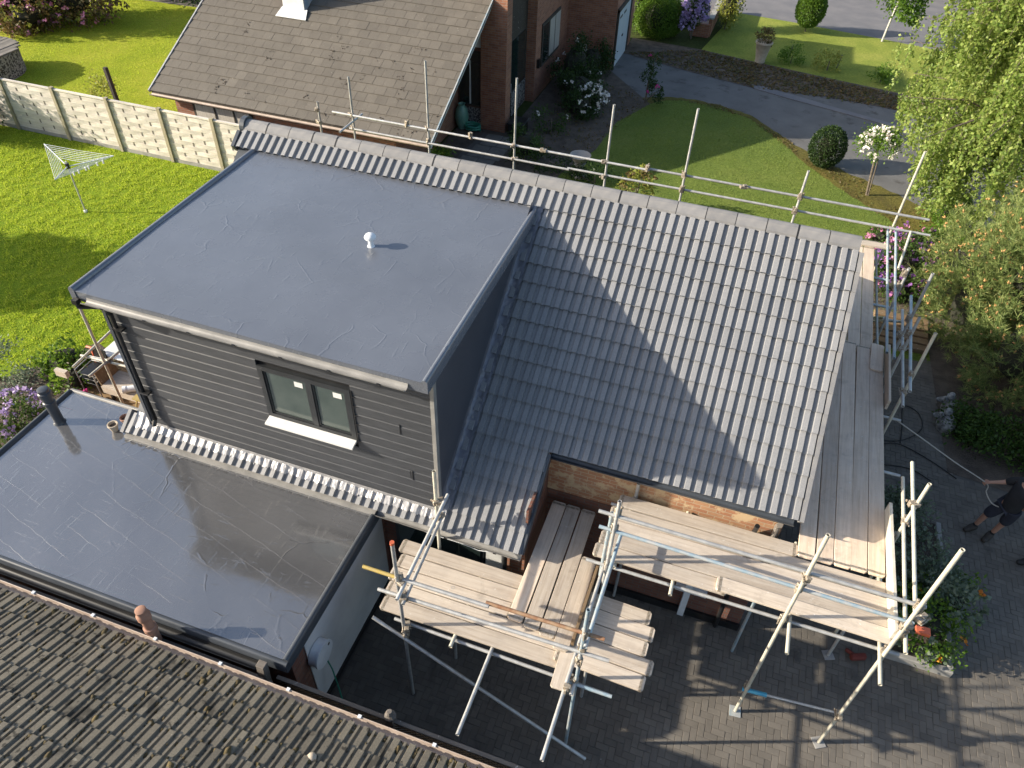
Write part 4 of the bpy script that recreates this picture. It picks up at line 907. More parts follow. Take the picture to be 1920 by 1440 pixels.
# chimney with a white capped flue and lead apron
ch = part('chimney', MB().prism([(-10.35, 11.75, 2.0), (-9.6, 11.75, 2.0), (-9.6, 12.5, 2.0), (-10.35, 12.5, 2.0)], (0, 0, 3.6)), 'brick_dark', nb_)
part('render_face', MB().box((-10.36, 11.73, 2.4), (-9.59, 11.749, 5.6)), 'white_paint', ch)
part('lead_side', MB().box((-9.598, 11.74, 2.4), (-9.575, 12.52, 5.2)), 'galvanised_blue', ch)
part('lead_apron', MB().prism([nbp(-10.5, 3.65, .035), nbp(-9.4, 3.65, .035), nbp(-9.5, 4.05, .06), nbp(-10.42, 4.05, .06)], (0, -.01, .02)), 'white_paint', ch)
# side wing: porch wall, pier, entrance wall, garage
part('porch_wall', MB().box((-5.0, 13.36, -.05), (-4.12, 13.5, 6)), 'brick_dark', nb_)
pw = part('window', MB().box((-4.95, 13.31, .72), (-4.14, 13.355, 2.55)), 'dark_wood', nb_)
for a, b_ in ((-4.9, -4.55), (-4.5, -4.18)): part('pane', MB().box((a, 13.295, .8), (b_, 13.309, 2.2)), 'glass_dark', pw)
part('glazing_bar', MB().box((-4.55, 13.28, .8), (-4.50, 13.30, 2.25)), 'white_paint', pw)
part('white_panel', MB().box((-4.6, 13.30, 2.7), (-4.14, 13.34, 3.4)), 'white_paint', nb_)
part('stone_panel', MB().box((-4.98, 13.31, 0), (-4.14, 13.355, .66)), 'stone_clad', nb_)
part('brick_pier', MB().box((-4.11, 13.2, -.05), (-3.22, 13.7, 6)), 'brick', nb_)
ent = part('entrance_screen', MB().box((-3.55, 13.7, 0), (-3.5, 16.2, 6)), 'dark_wood', nb_)
part('pane', MB().box((-3.49, 14.6, .9), (-3.48, 16.0, 2.6)), 'glass_dark', ent); part('door', MB().box((-3.49, 13.75, 0), (-3.47, 14.5, 2.2)), 'dark_wood', ent)
part('handle', MB().box((-3.46, 14.35, .95), (-3.42, 14.4, 1.25)), 'galvanised', ent)
part('stone_panel', MB().box((-3.49, 14.55, 0), (-3.46, 16.1, .85)), 'stone_clad', ent)
part('side_wall', MB().box((-6, 16.2, -.05), (-3.15, 20.4, 6)), 'brick', nb_)
sw = part('window', MB().box((-3.148, 16.85, 1.05), (-3.10, 19.1, 2.55)), 'dark_wood', nb_)
for y in (16.95, 17.75, 18.45): part('pane', MB().box((-3.098, y, 1.15), (-3.09, y+.62, 2.45)), 'curtain' if y > 17 else 'glass_dark', sw)
part('wall_lamp', MB().box((-3.148, 16.4, 1.15), (-3.05, 16.55, 1.45)), 'black_plastic', nb_)
part('garage_wall', MB().box((-3.15, 20.4, -.05), (-1.2, 24, 4.2)), 'brick', nb_)
gd = part('garage_door', MB().box((-1.198, 20.65, 0), (-1.16, 22.9, 2.15)), 'garage_white', nb_)
for y in (21.0, 21.7): part('vent_slot', MB().box((-1.16, y, 1.82), (-1.15, y+.4, 1.9)), 'black_plastic', gd)
part('handle', MB().box((-1.16, 21.7, .95), (-1.13, 21.85, 1.02)), 'black_plastic', gd)
part('door_frame', MB().box((-1.198, 20.5, 0), (-1.12, 20.64, 2.25)).box((-1.198, 22.91, 0), (-1.12, 23.05, 2.25)).box((-1.198, 20.5, 2.16), (-1.12, 23.05, 2.3)), 'dark_wood', nb_)
t = thing('garden_urn', 'tall green glazed jar against the stone porch panel', 'jar', (-4.75, 13.05, 0))
part('body', MB().lathe((-4.75, 13.05, 0), [(.12, 0), (.2, .15), (.24, .4), (.2, .65), (.1, .8), (.13, .86), (.1, .86), (.08, .8)], 18), 'teal_glaze', t, smooth=True); part('foot', MB().lathe((-4.75, 13.05, 0), [(.15, 0), (.15, .03), (.12, .05)], 18), 'teal_glaze', t)
single('hose_coil', MB().path([(-4.3+.26*math.cos(a), 12.95+.18*math.sin(a), .05+.012*a) for a in [i*.45 for i in range(36)]], .035, 6), 'green_plastic', 'coiled green garden hose on the ground by the brick pier', 'hose', (-4.3, 12.95, 0))
single('step_box', MB().box((-3.1, 13.15, 0), (-2.55, 13.75, .38)).box((-3.13, 13.1, .38), (-2.52, 13.8, .42)), 'black_plastic', 'black box standing at the foot of the neighbour\'s brick pier', 'box', (-2.8, 13.4, 0), bevel=.02)
# ------------------------------------------------------------------ near neighbour (bottom left)
nn = thing('house', 'mossy brown ribbed-tile roof of the near neighbour at the bottom left', 'house', (0, -11, 0))
YG, ZG, PP = -7.50, 2.28, R(24.5); cp, sp = math.cos(PP), math.sin(PP)
def nnp(x, s, n=0): return Vector((x, YG - s*cp + n*sp, ZG + s*sp + n*cp))
X0n, X1n = -9.0, 4.75
part('wall', MB().box((X0n+.2, -14, -.02), (X1n-.3, YG-.35, ZG-.05)), 'brick_dark', nn)
part('gable', MB().prism([(X1n-.32, YG-.35, ZG-.1), (X1n-.32, -15.6, ZG-.1), (X1n-.32, -11.5, ZG+1.75)], (-.2, 0, 0)), 'brick_dark', nn)
nnr = part('roof', MB().prism([nnp(X0n, .0, -.04), nnp(X1n, .0, -.04), nnp(X1n, 4.4, -.04), nnp(X0n, 4.4, -.04)], (0, 0, -.05)).prism([nnp(X0n, 4.4, -.04), nnp(X1n, 4.4, -.04), (X1n, -15.8, ZG), (X0n, -15.8, ZG)], (0, 0, -.05)), 'mossy_tile', nn)
mtw, mtg = .40, .335
mt = rolled(mtw, mtw/2, [(0, 0), (.08, 0), (.14, .03), (.50, .032), (.56, .0), (.68, .0), (.73, .024), (.86, .024), (.91, .0)], mtg + .05, .026, .03)
mt.materials.append(MATS['mossy_tile'])
cells = []
for k in range(13):
    for c in range(34):
        x = X0n + c*mtw + (mtw/4 if k % 2 else 0); P = nnp(x+.15, k*mtg+.15); q = Minv @ P
        px = 960 + 1413.86*q.x/-q.z; py = 720 - 1413.86*q.y/-q.z
        if q.z < 0: cells.append((q.length, x, k, -60 < px < 1010 and py < 1500))
def nnM(x, k): return frame(nnp(x + mtw, k*mtg - .03, random.uniform(0, .004)), (-1, 0, 0), (0, -cp, sp), (0, sp, cp)) @ Matrix.Rotation(random.uniform(-.006, .006), 4, 'Z')
visn = sorted(c for c in cells if c[3])[:300]
for c in visn: place('tile', mt, None, nnr, nnM(c[1], c[2]))
mb = MB(); tv = [v.co.copy() for v in mt.vertices]; tf = [tuple(p.vertices) for p in mt.polygons]
for c in cells:
    if c in visn: continue
    M = nnM(c[1], c[2]); mb.add([M @ v for v in tv], tf)
part('tile_field', mb, 'mossy_tile', nnr, kind='stuff')
# moss clumps on ribs and laps
V, F = [], []
ico = bmesh.new(); bmesh.ops.create_icosphere(ico, subdivisions=1, radius=1); iv = np.array([v.co for v in ico.verts]); fi = np.array([[v.index for v in f.verts] for f in ico.faces]); ico.free()
k = 0
for i in range(5200):
    x = random.uniform(-4.2, 4.7); cs = random.random()
    s = random.uniform(0, 3.4)
    if cs < .4: s = round(s/mtg)*mtg + random.gauss(-.01, .03)
    elif cs < .6: s = abs(random.gauss(0, .04))
    xr = X0n + math.floor((x-X0n)/mtw)*mtw + mtw*random.choice((.30, .45, .80, .95, .02, .52))+random.gauss(0, .012) if random.random() < .75 else x
    nzz = math.sin(x*1.7+1.3)*math.sin(s*2.3+x*.6) + .5*math.sin(x*4.1+s*3.1)
    if nzz < -.25 and random.random() < .8: continue
    r = random.uniform(.007, .024) * (1.3 if cs < .6 else 1) * (1.6 if random.random() < .08 else 1)
    P = np.array(nnp(xr, max(-.03, s), random.uniform(.012, .036)))
    q = iv * np.array([r*random.uniform(.7, 1.3), r*random.uniform(.8, 2.0), r*.7]) * (1 + rng.normal(size=(len(iv), 1))*.2)
    V.append(q + P); F.append(fi + k*len(iv)); k += 1
off = np.array(world_origin(nnr)); o = link('moss', np_mesh('moss', np.concatenate(V) - off, np.concatenate(F)), 'moss', nnr); o['kind'] = 'stuff'
gutter('gutter', X0n, X1n, YG+.085, ZG-.02, .06, 'nb_gutter', nn, 0)
gg = MB()
part('gutter_lip', MB().tube((X0n, YG+.145, ZG-.016), (X1n, YG+.145, ZG-.016), .008, 8), 'nb_gutter', nn)
for i in range(14): part('gutter_clip', MB().obox((X0n + .4 + i*.98, YG+.145, ZG-.008), ((1,0,0),(0,1,0),(0,0,1)), (.022, .02, .012)), 'white_plastic', nn)
part('fascia', MB().box((X0n, YG-.0, ZG-.2), (X1n, YG+.02, ZG-.03)), 'weathered_wood', nn)
part('vent_pipe', MB().lathe((-.86, YG+.22, 1.6), [(.065, 0), (.065, .72), (.085, .73), (.085, .80), (.066, .81), (.064, 1.0), (.085, 1.01), (.088, 1.09), (.07, 1.11), (.07, 1.20), (.05, 1.21)], 16), 'terracotta', nn, smooth=True, label='brown ribbed vent pipe rising past the gutter')
single('pebble', MB().lathe(nnp(1.98, .62, .03), [(.01, -.03), (.05, -.02), (.06, .01), (.04, .035), (.01, .045)], 8), 'pale_pot', 'pale pinkish pebble lying on the mossy tiles at the bottom', 'stone', nnp(1.98, .62, .0), smooth=True)
# close-board fence in the gap, its posts, and the trellis
fn = thing('fence', 'dark weathered slat fence in the narrow gap below the black gutter', 'fence', (-2, -7.28, 0))
for i in range(44):
    x = -5.3 + i*.137
    part('board', MB().box((x, -7.30, 0), (x+.128, -7.282 + random.uniform(0, .006), 2.0 + random.uniform(-.02, .02))), 'dark_wood', fn)
part('rail', MB().box((-5.3, -7.28, 1.98), (.75, -7.235, 2.05)), 'weathered_wood', fn); part('rail', MB().box((-5.3, -7.28, .5), (.75, -7.235, .58)), 'weathered_wood', fn)
for x in (-4.6, -2.3, -.1): part('post', MB().box((x, -7.23, 0), (x+.09, -7.14, 1.75)), 'dark_wood', fn)
single('timber_post', MB().obox((.66, -7.24, 1.1), ((1, 0, 0), (0, 1, 0), (.05, .04, 1)), (.06, .05, 1.2)).obox((.76, -7.28, .9), ((1, 0, 0), (0, 1, 0), (.05, .02, 1)), (.03, .03, 1.1)), 'weathered_wood', 'split grey timber post at the corner of the flat roof', 'post', (.66, -7.24, 0), bevel=.008)
tr = thing('trellis', 'dark diamond trellis with a pale top rail beside the mossy roof', 'trellis', (2.8, -7.15, 0))
for a, b_ in ((.85, 2.42), (2.52, 4.6)):
    part('top_rail', MB().box((a, -7.175, 1.93), (b_, -7.125, 1.97)), 'weathered_wood', tr)
    n_ = int((b_-a)/.07)
    for sgn in (-1, 1):
        for i in range(n_):
            x = a + .04 + i*.07; x2 = x + sgn*.55
            xa, za, xb, zb_ = x, 1.93, x2, 1.38
            if xb < a: zb_ = 1.93 - (x-a); xb = a
            if xb > b_: zb_ = 1.93 - (b_-x); xb = b_
            part('lath', MB().obox(((xa+xb)/2, -7.15 + sgn*.006, (za+zb_)/2), ((xb-xa, 0, zb_-za), (0, 1, 0), (-(zb_-za), 0, xb-xa)), (math.hypot(xb-xa, zb_-za)/2, .004, .008)), 'scaffold_board_brown', tr)
    part('panel', MB().box((a, -7.17, 0), (b_, -7.135, 1.37)), 'dark_wood', tr)
part('post', MB().box((2.42, -7.2, 0), (2.52, -7.1, 2.06)), 'weathered_wood', tr); part('post_cap', MB().lathe((2.47, -7.15, 2.06), [(.075, 0), (.075, .02), (.03, .05), (.055, .09), (.03, .14)], 10), 'weathered_wood', tr)

# ------------------------------------------------------------------ garden fence (woven panels)
gf = thing('fence', 'pale woven-panel garden fence with thin posts across the left lawn', 'fence', (-14, 7.2, 0))
px_ = [-20.4, -18.33, -16.24, -14.16, -12.22, -10.35, -8.45, -6.5]
for i, x in enumerate(px_): part('post', MB().box((x-.055, 7.1, 0), (x+.055, 7.2, 1.72)).box((x-.06, 7.095, 1.72), (x+.06, 7.205, 1.745)), 'fence_post', gf)
for i in range(len(px_)-1):
    a, b_ = px_[i]+.06, px_[i+1]-.06; nr = 11; h = 1.5/nr
    for r in range(nr):
        z0 = .12 + r*h; vs = []; N = 16
        for j in range(N+1):
            u = j/N; y = 7.172 + .010*math.cos(u*4*math.pi + (math.pi if r % 2 else 0))
            vs += [(a+(b_-a)*u, y-.006, z0), (a+(b_-a)*u, y-.009, z0+h*1.06), (a+(b_-a)*u, y+.006, z0), (a+(b_-a)*u, y+.004, z0+h*1.06)]
        fs = []
        for j in range(N):
            q = 4*j; fs += [(q, q+4, q+5, q+1), (q+2, q+3, q+7, q+6), (q+1, q+5, q+7, q+3), (q, q+2, q+6, q+4)]
        part('slat', MB().add(vs, fs), 'fence_wood', gf)
    for f in (.01, .25, .5, .75, .99): part('batten', MB().box((a+(b_-a)*f-.022, 7.166, .1), (a+(b_-a)*f+.022, 7.177, 1.66)), 'weathered_wood' if f not in (.01, .99) else 'fence_wood', gf)
    part('cap_rail', MB().box((a, 7.13, 1.655), (b_, 7.21, 1.70)), 'fence_wood', gf); part('gravel_board', MB().box((a, 7.15, 0), (b_, 7.185, .12)), 'kerb_stone', gf)
# ------------------------------------------------------------------ rotary clothes dryer
rd = thing('rotary_dryer', 'white rotary clothes dryer standing on the left lawn', 'clothes dryer', (-12.55, 3.65, 0))
H = Vector((-12.55, 3.65, 1.36))
part('pole', MB().tube((-12.55, 3.65, 0), H + Vector((0, 0, .2)), .022, 10), 'galvanised', rd); part('ground_socket', MB().tube((-12.55, 3.65, 0), (-12.55, 3.65, .06), .05, 10), 'white_plastic', rd); part('hub', MB().tube(H, H + Vector((0, 0, .14)), .055, 10), 'black_plastic', rd)
tips = [Vector((-13.85, 4.26, 1.55)), Vector((-11.62, 4.42, 1.55)), Vector((-12.08, 2.76, 1.55))]
for tp in tips: part('arm', MB().tube(H + Vector((0, 0, .05)), tp, .016, 8), 'white_plastic', rd)
for i in range(3):
    for f in (1, .9, .8, .7, .6, .5, .4):
        p, q = (H + Vector((0, 0, .05))).lerp(tips[i], f), (H + Vector((0, 0, .05))).lerp(tips[(i+1) % 3], f)
        part('line', MB().path([p, p.lerp(q, .5) - Vector((0, 0, .02)), q], .006, 5), 'white_plastic', rd)
for u in (.2, .3, .45, .5, .62, .7): 
    p = tips[1].lerp(tips[2], u); part('peg', MB().box(p - Vector((.02, .015, .09)), p + Vector((.02, .015, .01))), 'white_plastic', rd)

# ------------------------------------------------------------------ planting
# left garden
shrub('rhododendron', 'large russet and pink flecked rhododendron at the top left corner', 'shrub', (-26.0, 15.6, 0), [((0, 0, 1.3), (2.2, 1.7, 1.5)), ((2.0, .7, 1.1), (1.7, 1.4, 1.3)), ((-1.8, -.5, 1.4), (1.7, 1.4, 1.5)), ((.6, 1.2, 2.2), (1.5, 1.2, 1.0)), ((1.0, -1.0, .7), (1.2, 1, .8))], 'leaf_russet', 9000, .15, flowers=[('petal_pink', 420, .12), ('leaf_lime', 300, .13)], clump=26, csize=.2, corek=.5)
shrub('laurel', 'dark green shrub border beyond the lawn at the top left', 'shrub', (-24.0, 21.2, 0), [((0, 0, 1.2), (2.4, 1.5, 1.5)), ((2.6, .1, .9), (2.0, 1.3, 1.2)), ((-2.6, 0, 1.4), (2, 1.5, 1.7))], 'leaf_dark', 8000, .15, clump=30, csize=.25, corek=.5)
shrub('laurel', 'dark evergreen hedge plant against the left edge by the fence', 'shrub', (-19.3, 6.1, 0), [((0, 0, .9), (.85, .75, 1.0)), ((-.9, -.2, .8), (.9, .9, .9)), ((-.3, -.1, 1.5), (.7, .7, .6))], 'leaf_green', 5200, .10, clump=22)
shrub('yellow_shrub', 'small yellow-green shrub peeping over the fence', 'shrub', (-16.0, 8.9, 0), [((0, 0, .75), (.55, .45, .75))], 'leaf_lime', 900, .08, dense=False)
single('dark_post', MB().obox((-14.95, 8.3, 1.0), ((1, 0, 0), (0, 1, 0), (-.03, 0, 1)), (.06, .06, 1.15)), 'dark_wood', 'dark wooden post standing just behind the garden fence', 'post', (-14.95, 8.3, 0), bevel=.01)
wl = thing('round_well', 'round stone platform with a slabbed top at the left edge', 'stone platform', (-23.1, 10.4, 0))
part('wall', MB().lathe((-23.1, 10.4, 0), [(1.35, 0), (1.35, .85), (1.2, .85), (1.2, .0)], 28), 'stone_clad', wl)
for i in range(11):
    x0 = -24.4 + i*.24; hw = math.sqrt(max(.05, 1.4**2 - (x0+.12+23.1)**2))
    part('slab', MB().box((x0, 10.4-hw, .86), (x0+.225, 10.4+hw, .90 + random.uniform(0, .02))), 'slab', wl, .01)
# bed at the extension and patio
dk = struct('decking', MB().box((-7.3, -4.0, -.01), (-3.3, .3, .02)), 'dark_wood')
for i in range(27): part('plank', MB().box((-7.3, -4.0+i*.158, .02), (-3.3, -4.0+i*.158+.148, .048)), 'decking', dk)
struct('flower_bed', MB().sheet([(-9.6, -7.3), (-5.2, -7.3), (-5.2, -4.0), (-7.3, -4.0), (-7.35, -1.2), (-8.2, -.9), (-9.2, -2.6), (-9.8, -4.5)], .006), 'soil')
shrub('leafy_plant', 'bright leafy shrub at the lawn edge behind the soil pipe', 'shrub', (-8.0, -1.95, 0), [((0, 0, .38), (.55, .5, .42)), ((.5, -.3, .3), (.4, .4, .35))], 'leaf_bright', 1500, .09)
shrub('allium_clump', 'clump of mauve flowers at the far left of the flat roof', 'flowers', (-7.9, -3.6, 0), [((0, 0, .35), (.55, .6, .4))], 'leaf_green', 1300, .07, flowers=[('petal_lilac', 75, .07)], dense=False)
shrub('poppy_clump', 'clump of orange-red flowers beside the flat roof edge', 'flowers', (-7.4, -4.9, 0), [((0, 0, .45), (.7, .7, .5)), ((.5, -.8, .4), (.5, .6, .45))], 'leaf_green', 2000, .07, flowers=[('petal_orange', 46, .08), ('petal_lilac', 20, .06)], dense=False)
shrub('brown_plant', 'browned leggy plant beside the decking', 'shrub', (-7.35, -1.9, 0), [((0, 0, .3), (.42, .4, .34))], 'leaf_russet', 700, .07, dense=False)
shrub('magenta_flowers', 'small magenta flowers at the corner of the decking', 'flowers', (-6.95, -2.75, .0), [((0, 0, .2), (.26, .24, .2))], 'leaf_green', 300, .05, flowers=[('petal_magenta', 34, .06)], dense=False)
shrub('climbing_daisies', 'pale flowers in the bed between lawn and white table', 'flowers', (-7.75, .3, 0), [((0, 0, .35), (.5, .7, .4))], 'leaf_green', 1300, .06, flowers=[('petal_white', 40, .05)], dense=False)
shrub('grey_bush', 'loose grey-green plant on the lawn edge at the far left', 'shrub', (-9.2, -2.7, 0), [((0, 0, .3), (.8, .7, .4))], 'leaf_silver', 1100, .07, dense=False)
# garden furniture
tb = thing('garden_table', 'white garden table half hidden behind the dormer corner', 'table', (-6.4, -1.4, .05))
part('top', MB().box((-7.05, -1.84, .72), (-5.75, -1.0, .76)), 'white_paint', tb, .01)
for x, y in ((-6.98, -1.78), (-6.98, -1.1), (-5.86, -1.1), (-5.86, -1.78)): part('leg', MB().box((x, y, .05), (x+.05, y+.05, .72)), 'white_paint', tb)
for k_ in range(3):
    z = .048 + k_*.12; ch_ = thing('garden_chair', ['lowest', 'middle', 'topmost'][k_] + ' black garden chair in the stack beside the white table', 'chair', (-6.95, -2.15, z), 'stacked black garden chairs')
    part('seat', MB().box((-7.16, -2.36, z+.30), (-6.76, -1.96, z+.33)), 'black_plastic', ch_, .01)
    part('arm_frame', MB().path([(-7.19, -2.39, z), (-7.19, -2.39, z+.44), (-7.19, -1.95, z+.46), (-6.74, -1.93, z+.48), (-6.74, -2.39, z+.44), (-6.74, -2.4, z)], .013, 8), 'galvanised', ch_)
    part('backrest', MB().prism([(-7.16, -1.95, z+.33), (-6.76, -1.95, z+.33), (-6.78, -1.88, z+.66), (-7.14, -1.88, z+.66)], (0, .015, 0)), 'black_plastic', ch_)
    for x, y in ((-7.15, -1.97), (-6.77, -1.97)): part('leg', MB().tube((x, y, z), (x, y, z+.3), .013, 8), 'black_plastic', ch_)
bn = thing('garden_bench', 'pale wooden bench box standing on the decking', 'bench', (-6.1, -2.15, .05))
part('seat', MB().box((-6.58, -2.4, .46), (-5.6, -1.9, .50)), 'scaffold_board', bn, .006); part('backrest', MB().prism([(-6.58, -2.4, .46), (-6.58, -1.9, .46), (-6.66, -1.9, .82), (-6.66, -2.4, .82)], (-.03, 0, 0)), 'scaffold_board_brown', bn)
part('front_rail', MB().box((-6.58, -2.44, .32), (-5.6, -2.405, .49)), 'scaffold_board', bn)
for x, y in ((-6.53, -2.36), (-5.7, -2.36), (-6.53, -1.98), (-5.7, -1.98)): part('leg', MB().box((x, y, .05), (x+.05, y+.05, .46)), 'dark_wood', bn)
single('plastic_pipe', MB().tube((-6.0, -2.42, .575), (-5.6, -2.15, .575), .07, 16).tube((-6.01, -2.427, .575), (-5.95, -2.386, .575), .08, 16), 'white_plastic', 'short white plastic pipe lying across the bench end', 'pipe', (-5.8, -2.4, .05), smooth=True)
ts = thing('trestle', 'yellow folding work stand on the decking below the downpipe', 'trestle', (-5.55, -2.5, .05))
for x, y in ((-5.7, -2.65), (-5.4, -2.65), (-5.7, -2.3), (-5.4, -2.3)): part('leg', MB().tube((x, y, .05), (-5.55+(x+5.55)*.6, -2.48, .52), .018, 8), 'yellow_paint', ts)
part('top', MB().box((-5.7, -2.55, .51), (-5.4, -2.41, .55)), 'yellow_paint', ts)
single('garden_lance', MB().path([(-7.12, -1.95, .05), (-7.1, -1.92, .6), (-7.13, -1.88, .95), (-7.28, -1.85, .9)], [.04, .035, .03, .03], 8), 'orange_paint', 'orange plastic garden tool leaning by the white table', 'tool', (-7.12, -1.95, .05), smooth=True)
for (x, y), lb in (((-3.72, -4.30), 'pinkish terracotta pot nearest the tiles on the flat roof corner'), ((-3.80, -4.50), 'pale clay pot lying at the flat roof corner')):
    pt = thing('clay_pot', lb, 'pot', (x, y, EZ+.02), 'clay pots on the flat roof')
    part('body', MB().lathe((x, y, EZ+.015), [(.05, 0), (.08, .12), (.085, .12), (.085, .15), (.07, .15), (.06, .1)], 14), 'terracotta' if y > -4.4 else 'pale_pot', pt, smooth=True)
    part('soil', MB().lathe((x, y, EZ+.11), [(.062, 0), (.06, .01), (.0, .012)], 12), 'soil', pt)
# front garden of the rear neighbour
shrub('peony', 'dark bush with white blooms in front of the neighbour\'s brick wall', 'shrub', (-1.55, 16.6, 0), [((0, 0, .6), (.9, .9, .65)), ((.3, -1.0, .45), (.7, .7, .5)), ((-.6, 1.6, .9), (.7, 1.1, .9)), ((-.3, 3.0, .6), (.7, .9, .65))], 'leaf_dark', 6500, .09, flowers=[('petal_white', 26, .10)])
wt = [((-1.0, 15.9, .6), (.75, .7, .5))]
shrub('white_rose', 'cluster of white flowers at the right of the dark bush', 'flowers', (-.95, 16.1, 0), [((0, 0, .5), (.6, .75, .45))], 'leaf_dark', 900, .08, flowers=[('petal_white', 70, .10)], dense=False)
shrub('box_ball', 'small round green shrub behind the second guard-rail upright', 'shrub', (-1.95, 11.5, 0), [((0, 0, .55), (.52, .5, .6))], 'leaf_green', 1700, .06)
shrub('lime_plant', 'bright yellow-green plant just behind the ridge', 'shrub', (-4.1, 9.4, 0), [((0, 0, .45), (.5, .4, .5))], 'leaf_bright', 900, .09, dense=False)
shrub('rose_bush', 'slim upright rose bush at the corner of the shaded lawn', 'shrub', (.8, 17.7, 0), [((0, 0, .9), (.28, .28, .55)), ((.1, 0, 1.5), (.2, .2, .4)), ((.35, -.1, .5), (.3, .25, .35))], 'leaf_dark', 900, .08, dense=False, flowers=[('petal_magenta', 3, .07)])
shrub('rose_bush', 'sparse rose bush in the soil beside the path', 'shrub', (-1.75, 13.9, 0), [((0, 0, .5), (.55, .5, .45))], 'leaf_green', 700, .07, dense=False, flowers=[('petal_white', 3, .08)])
shrub('red_leaved_shrub', 'thin yellow-red shrub rising just behind the ridge tiles', 'shrub', (2.1, 9.7, 0), [((0, 0, .75), (.5, .4, .5)), ((.1, 0, 1.1), (.4, .3, .3))], 'leaf_lime', 420, .10, dense=False, flowers=[('leaf_russet', 60, .09)])
shrub('low_green', 'low dark green plants between path and ridge', 'shrub', (.6, 10.9, 0), [((0, 0, .35), (.8, .5, .4)), ((-1.6, .3, .3), (.7, .5, .35))], 'leaf_dark', 1500, .08, dense=False)
for (x, y, lb) in ((.0, 11.2, 'weathered stone urn on a pedestal behind the guard rails'),):
    t_ = thing('stone_urn', lb, 'urn', (x, y, 0))
    part('bowl', MB().lathe((x, y, .45), [(.1, 0), (.22, .08), (.3, .22), (.34, .26), (.3, .26), (.2, .15)], 16), 'concrete', t_, smooth=True); part('pedestal', MB().lathe((x, y, 0), [(.26, 0), (.26, .08), (.16, .14), (.12, .3), (.2, .42), (.2, .45)], 16), 'concrete', t_, smooth=True)
shrub('box_ball', 'dark clipped round bush at the edge of the asphalt drive', 'shrub', (7.35, 14.95, 0), [((0, 0, .68), (.58, .55, .68))], 'leaf_dark', 5500, .055, clump=0, shell=.75)
st_ = thing('standard_tree', 'little standard tree with a round head of white flowers on the lawn edge', 'tree', (8.75, 13.45, 0))
sl_ = [((8.6, 13.5, 1.62), (.62, .58, .48)), ((8.75, 13.5, 1.85), (.4, .4, .3))]
part('trunk', MB().path([(8.78, 13.45, 0), (8.7, 13.47, .6), (8.62, 13.5, 1.3), (8.6, 13.5, 1.7)], [.04, .035, .035, .02], 8).path([(8.83, 13.43, 0), (8.72, 13.45, 1.2)], .02, 6), 'bark', st_)
foliage('crown', st_, 'leaf_bright', 1900, sl_, .075, clump=26, csize=.16); blooms('blossom', st_, 'petal_white', 110, sl_, .075)
shrub('box_ball', 'bright green ball-shaped bush left of the pine', 'shrub', (11.0, 12.4, 0), [((0, 0, .5), (.55, .52, .52))], 'leaf_bright', 3000, .06, clump=0, shell=.78)
shrub('azalea', 'purple and pink azalea beside the far end of the gable walkway', 'shrub', (9.45, 8.6, 0), [((0, 0, .6), (.7, .8, .6)), ((.4, 1.2, .55), (.7, .6, .55)), ((.0, -.7, .4), (.5, .5, .4))], 'leaf_green', 3600, .08, flowers=[('petal_purple', 110, .08), ('petal_pink', 60, .08)])
shrub('azalea', 'small bright pink azalea touching the lawn by the corner pole', 'shrub', (9.0, 10.1, 0), [((0, 0, .4), (.35, .3, .35))], 'leaf_green', 600, .07, flowers=[('petal_pink', 40, .08)])
shrub('lime_plant', 'lime-green groundcover below the ball-shaped bush', 'shrub', (10.9, 10.9, 0), [((0, 0, .3), (.8, .6, .35))], 'leaf_bright', 1500, .08, dense=False, flowers=[('petal_white', 14, .05)])
# beyond the drive
shrub('hedge_dome', 'big clipped dome hedge at the top beside the garage', 'hedge', (-.35, 25.4, 0), [((0, 0, .75), (1.0, .9, .95)), ((.2, .4, .7), (1.0, .9, .9))], 'leaf_bright', 13000, .075, clump=0, shell=.78, corek=.66)
shrub('rhododendron', 'lilac rhododendron in full flower next to the dome hedge', 'shrub', (1.25, 25.6, 0), [((0, 0, 1.2), (.55, .5, .7)), ((-.3, -.1, .7), (.35, .3, .3))], 'leaf_green', 1200, .1, flowers=[('petal_lilac', 230, .13)])
shrub('conifer', 'yellow-green conifer at the end of the low brick wall', 'shrub', (2.5, 27.5, 0), [((0, 0, 1.0), (.5, .5, .9)), ((.1, .4, 2.0), (.6, .5, .8))], 'leaf_lime', 2600, .10, clump=26)
shrub('ivy', 'pale green climber beside the garage corner', 'shrub', (-1.3, 25.7, 0), [((0, 0, .9), (.45, .5, 1.0)), ((-.2, .8, 1.6), (.6, .5, .9))], 'leaf_bright', 1800, .10)
bw = thing('brick_wall', 'low red brick wall with grey coping beside the steps', 'wall', (1.6, 26.6, 0))
part('brickwork', MB().box((1.1, 26.0, 0), (1.95, 26.15, .55)).box((1.85, 26.15, 0), (2.0, 30, .75)), 'brick', bw); part('coping', MB().box((1.8, 26.1, .75), (2.05, 30, .82)), 'concrete', bw)
struct('steps', MB().box((.2, 27.0, -.02), (1.83, 27.8, .18)).box((.2, 27.8, -.02), (1.83, 31, .35)), 'road_grey')
shrub('topiary', 'egg-shaped clipped evergreen on the verge by the road', 'topiary', (6.05, 28.8, 0), [((0, 0, 1.0), (.66, .62, .8)), ((0, 0, 1.5), (.45, .42, .6))], 'leaf_bright', 9500, .075, clump=0, shell=.75, corek=.62)
ut = thing('planter_urn', 'tall pale pot with an orange-brown plant at the drive edge', 'planter', (4.45, 23.9, 0))
part('pot', MB().lathe((4.45, 23.9, 0), [(.2, 0), (.22, .05), (.2, .1), (.32, .75), (.36, .78), (.36, .84), (.3, .84), (.28, .76)], 18), 'pale_pot', ut, smooth=True)
foliage('foliage', ut, 'leaf_russet', 800, [((4.45, 23.9, 1.0), (.42, .4, .3))], .08)
